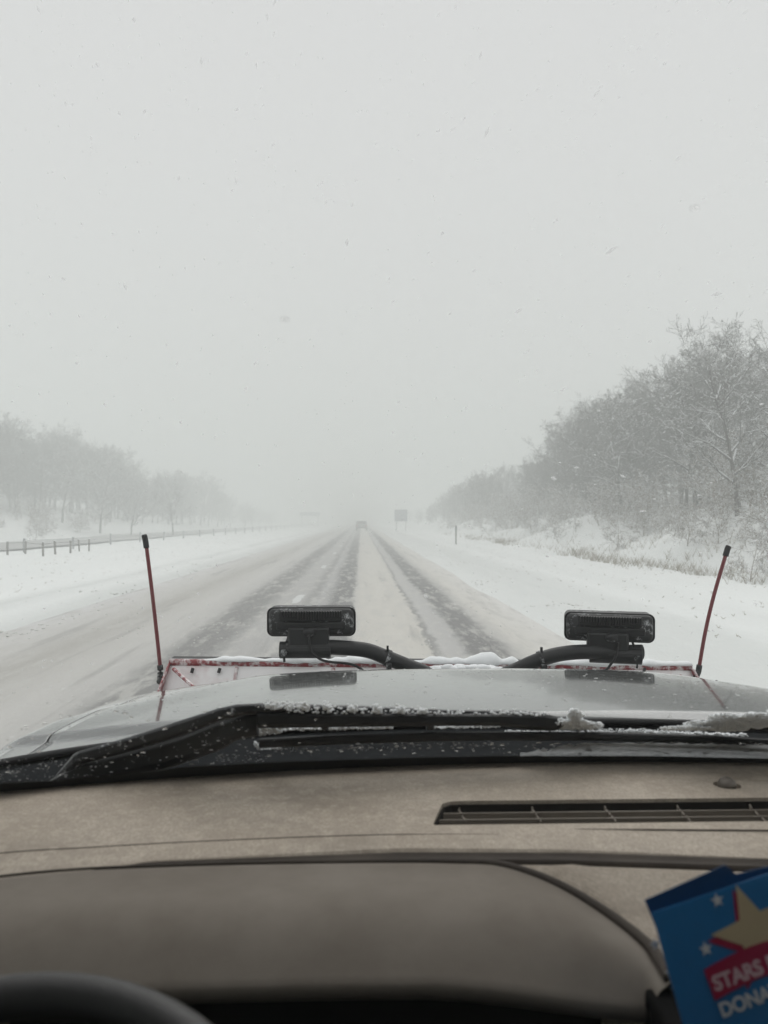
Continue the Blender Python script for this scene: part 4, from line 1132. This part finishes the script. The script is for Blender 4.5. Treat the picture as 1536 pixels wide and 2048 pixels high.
drops('water_drops', 'water', [(0, 1400, 560, 1590, 90, .0008, .0028), (560, 1485, 1040, 1510, 70, .0008, .0028), (1040, 1485, 1536, 1512, 150, .001, .0034), (300, 1380, 1536, 1440, 26, .0008, .002),
    (566, 636, 578, 644, 1, .0012, .0013), (1386, 411, 1394, 419, 1, .001, .0012)], 21, 'water drops on the lower windscreen')
drops('ice_specks', 'ice', [(0, 1515, 200, 1570, 150, .0004, .0013), (200, 1480, 420, 1550, 60, .0004, .0016), (380, 1440, 520, 1530, 70, .0004, .0017), (430, 1505, 540, 1525, 60, .0004, .0013), (540, 1495, 740, 1503, 60, .0004, .0015),
    (700, 1486, 1010, 1498, 70, .0004, .0022)], 22, 'tiny ice specks stuck to the lower left windscreen')

# water beads on the bonnet
random.seed(31); m = MB()
for k in range(260):
    x = random.uniform(C - .95, C + .85); y = random.uniform(1.6, 2.3); z = zh(x, y); rr = random.uniform(.0012, .0034)
    el = random.uniform(1, 2.2); S_ = 8
    vs = [(x, y, z + rr * .5)] + [(x + math.cos(j * .785) * rr * .65 * el, y + math.sin(j * .785) * rr * .65, z + rr * .36) for j in range(S_)] + [(x + math.cos(j * .785) * rr * el, y + math.sin(j * .785) * rr, z + .0003) for j in range(S_)]
    m.add(vs, [(0, 1 + j, 1 + (j + 1) % S_) for j in range(S_)] + [(1 + j, 1 + S_ + j, 1 + S_ + (j + 1) % S_, 1 + (j + 1) % S_) for j in range(S_)] + [tuple(1 + S_ + j for j in range(S_))])
tag(m.build('bonnet_drops', M['water'], smooth=True), 'water beads scattered over the wet silver bonnet', 'drops', kind='stuff')
# clods of slush along the wheel paths and the ploughed edges
random.seed(32); m = MB()
for k in range(4200):
    y = 4.5 + 40 * random.random() ** 1.5
    x0 = random.choice([-.8, -.1, 1.0, 1.45, 2.05, 2.4, 2.9, -1.9, -2.6, -3.7, -4.4, -5.3, -5.9, 3.4, 3.9, 4.4, -6.7, -7.1])
    x = x0 + random.gauss(0, .16)
    if noise.noise(Vector((x * .9, y * .35, 4))) < (.05 if 3.2 > x > -5.6 else .22): continue
    z = max(H(x, y), -.004); rr = random.uniform(.006, .022) * (1.5 if abs(x + .9) > 4 else 1)
    m.ball((x, y, z + rr * .1), rr, 1, .35, (1.2, 1.5, .6))
tag(m.build('slush_clods', simple('slush', (.60, .60, .58), .8, .25, 3)), 'small clods of slush strewn along the wheel tracks and road edges', 'slush', kind='stuff')
# film of slush on the foot of the glass at the right, its sheen painted grey
t = NT('slush_sheen_film'); f_ = t.noise(t.coord((1, 3, 1)), 60, 6, .7)
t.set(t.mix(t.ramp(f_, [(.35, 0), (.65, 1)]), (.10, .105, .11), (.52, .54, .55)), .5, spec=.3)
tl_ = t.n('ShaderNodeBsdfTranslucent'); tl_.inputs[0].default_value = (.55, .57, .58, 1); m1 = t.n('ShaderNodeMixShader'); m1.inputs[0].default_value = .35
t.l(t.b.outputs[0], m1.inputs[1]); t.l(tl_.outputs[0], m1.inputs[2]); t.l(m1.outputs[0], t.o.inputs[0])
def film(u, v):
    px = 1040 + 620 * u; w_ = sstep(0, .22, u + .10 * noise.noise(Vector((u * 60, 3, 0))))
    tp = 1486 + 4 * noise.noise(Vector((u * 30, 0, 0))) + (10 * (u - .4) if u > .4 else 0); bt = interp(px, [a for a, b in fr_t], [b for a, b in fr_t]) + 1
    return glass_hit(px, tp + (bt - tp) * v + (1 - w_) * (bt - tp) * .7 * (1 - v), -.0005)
tag(MB().grid(film, 120, 4).build('slush_sheen_film', t.m), 'film of slush with a painted grey sheen on the lower glass below the second wiper', 'snow', kind='stuff')

# ---------------- falling snow
def flakes():
    r = np.random.default_rng(77); m = MB()
    for k in range(4200):
        px, py = r.uniform(-150, 1690), r.uniform(-100, 1400)
        Y = 3.6 + 34 * r.uniform() ** 1.2; p_ = P(px, py, Y)
        if p_.z < .15: continue
        rad = (r.uniform(.0025, .0060) if r.uniform() < .8 else r.uniform(.006, .014)) * (1 if Y > 6 else .8)
        vp = Vector((.2, -1.0, .0)) + Vector(r.normal(0, .12, 3))
        d = vp.normalized(); el = r.uniform(2.5, 6.0)
        a = d.cross(Vector((0, 0, 1))).normalized(); b = a.cross(d)
        vs = [p_ + d * rad * el, p_ - d * rad * el] + [p_ + (a * math.cos(t_) + b * math.sin(t_)) * rad for t_ in (0, 1.57, 3.14, 4.71)]
        m.add(vs, [(0, 2, 3), (0, 3, 4), (0, 4, 5), (0, 5, 2), (1, 3, 2), (1, 4, 3), (1, 5, 4), (1, 2, 5)])
    tag(m.build('falling_snow', M['flake'], recalc=False), 'snowflakes driving through the air ahead of the truck', 'snow', kind='stuff')
flakes()
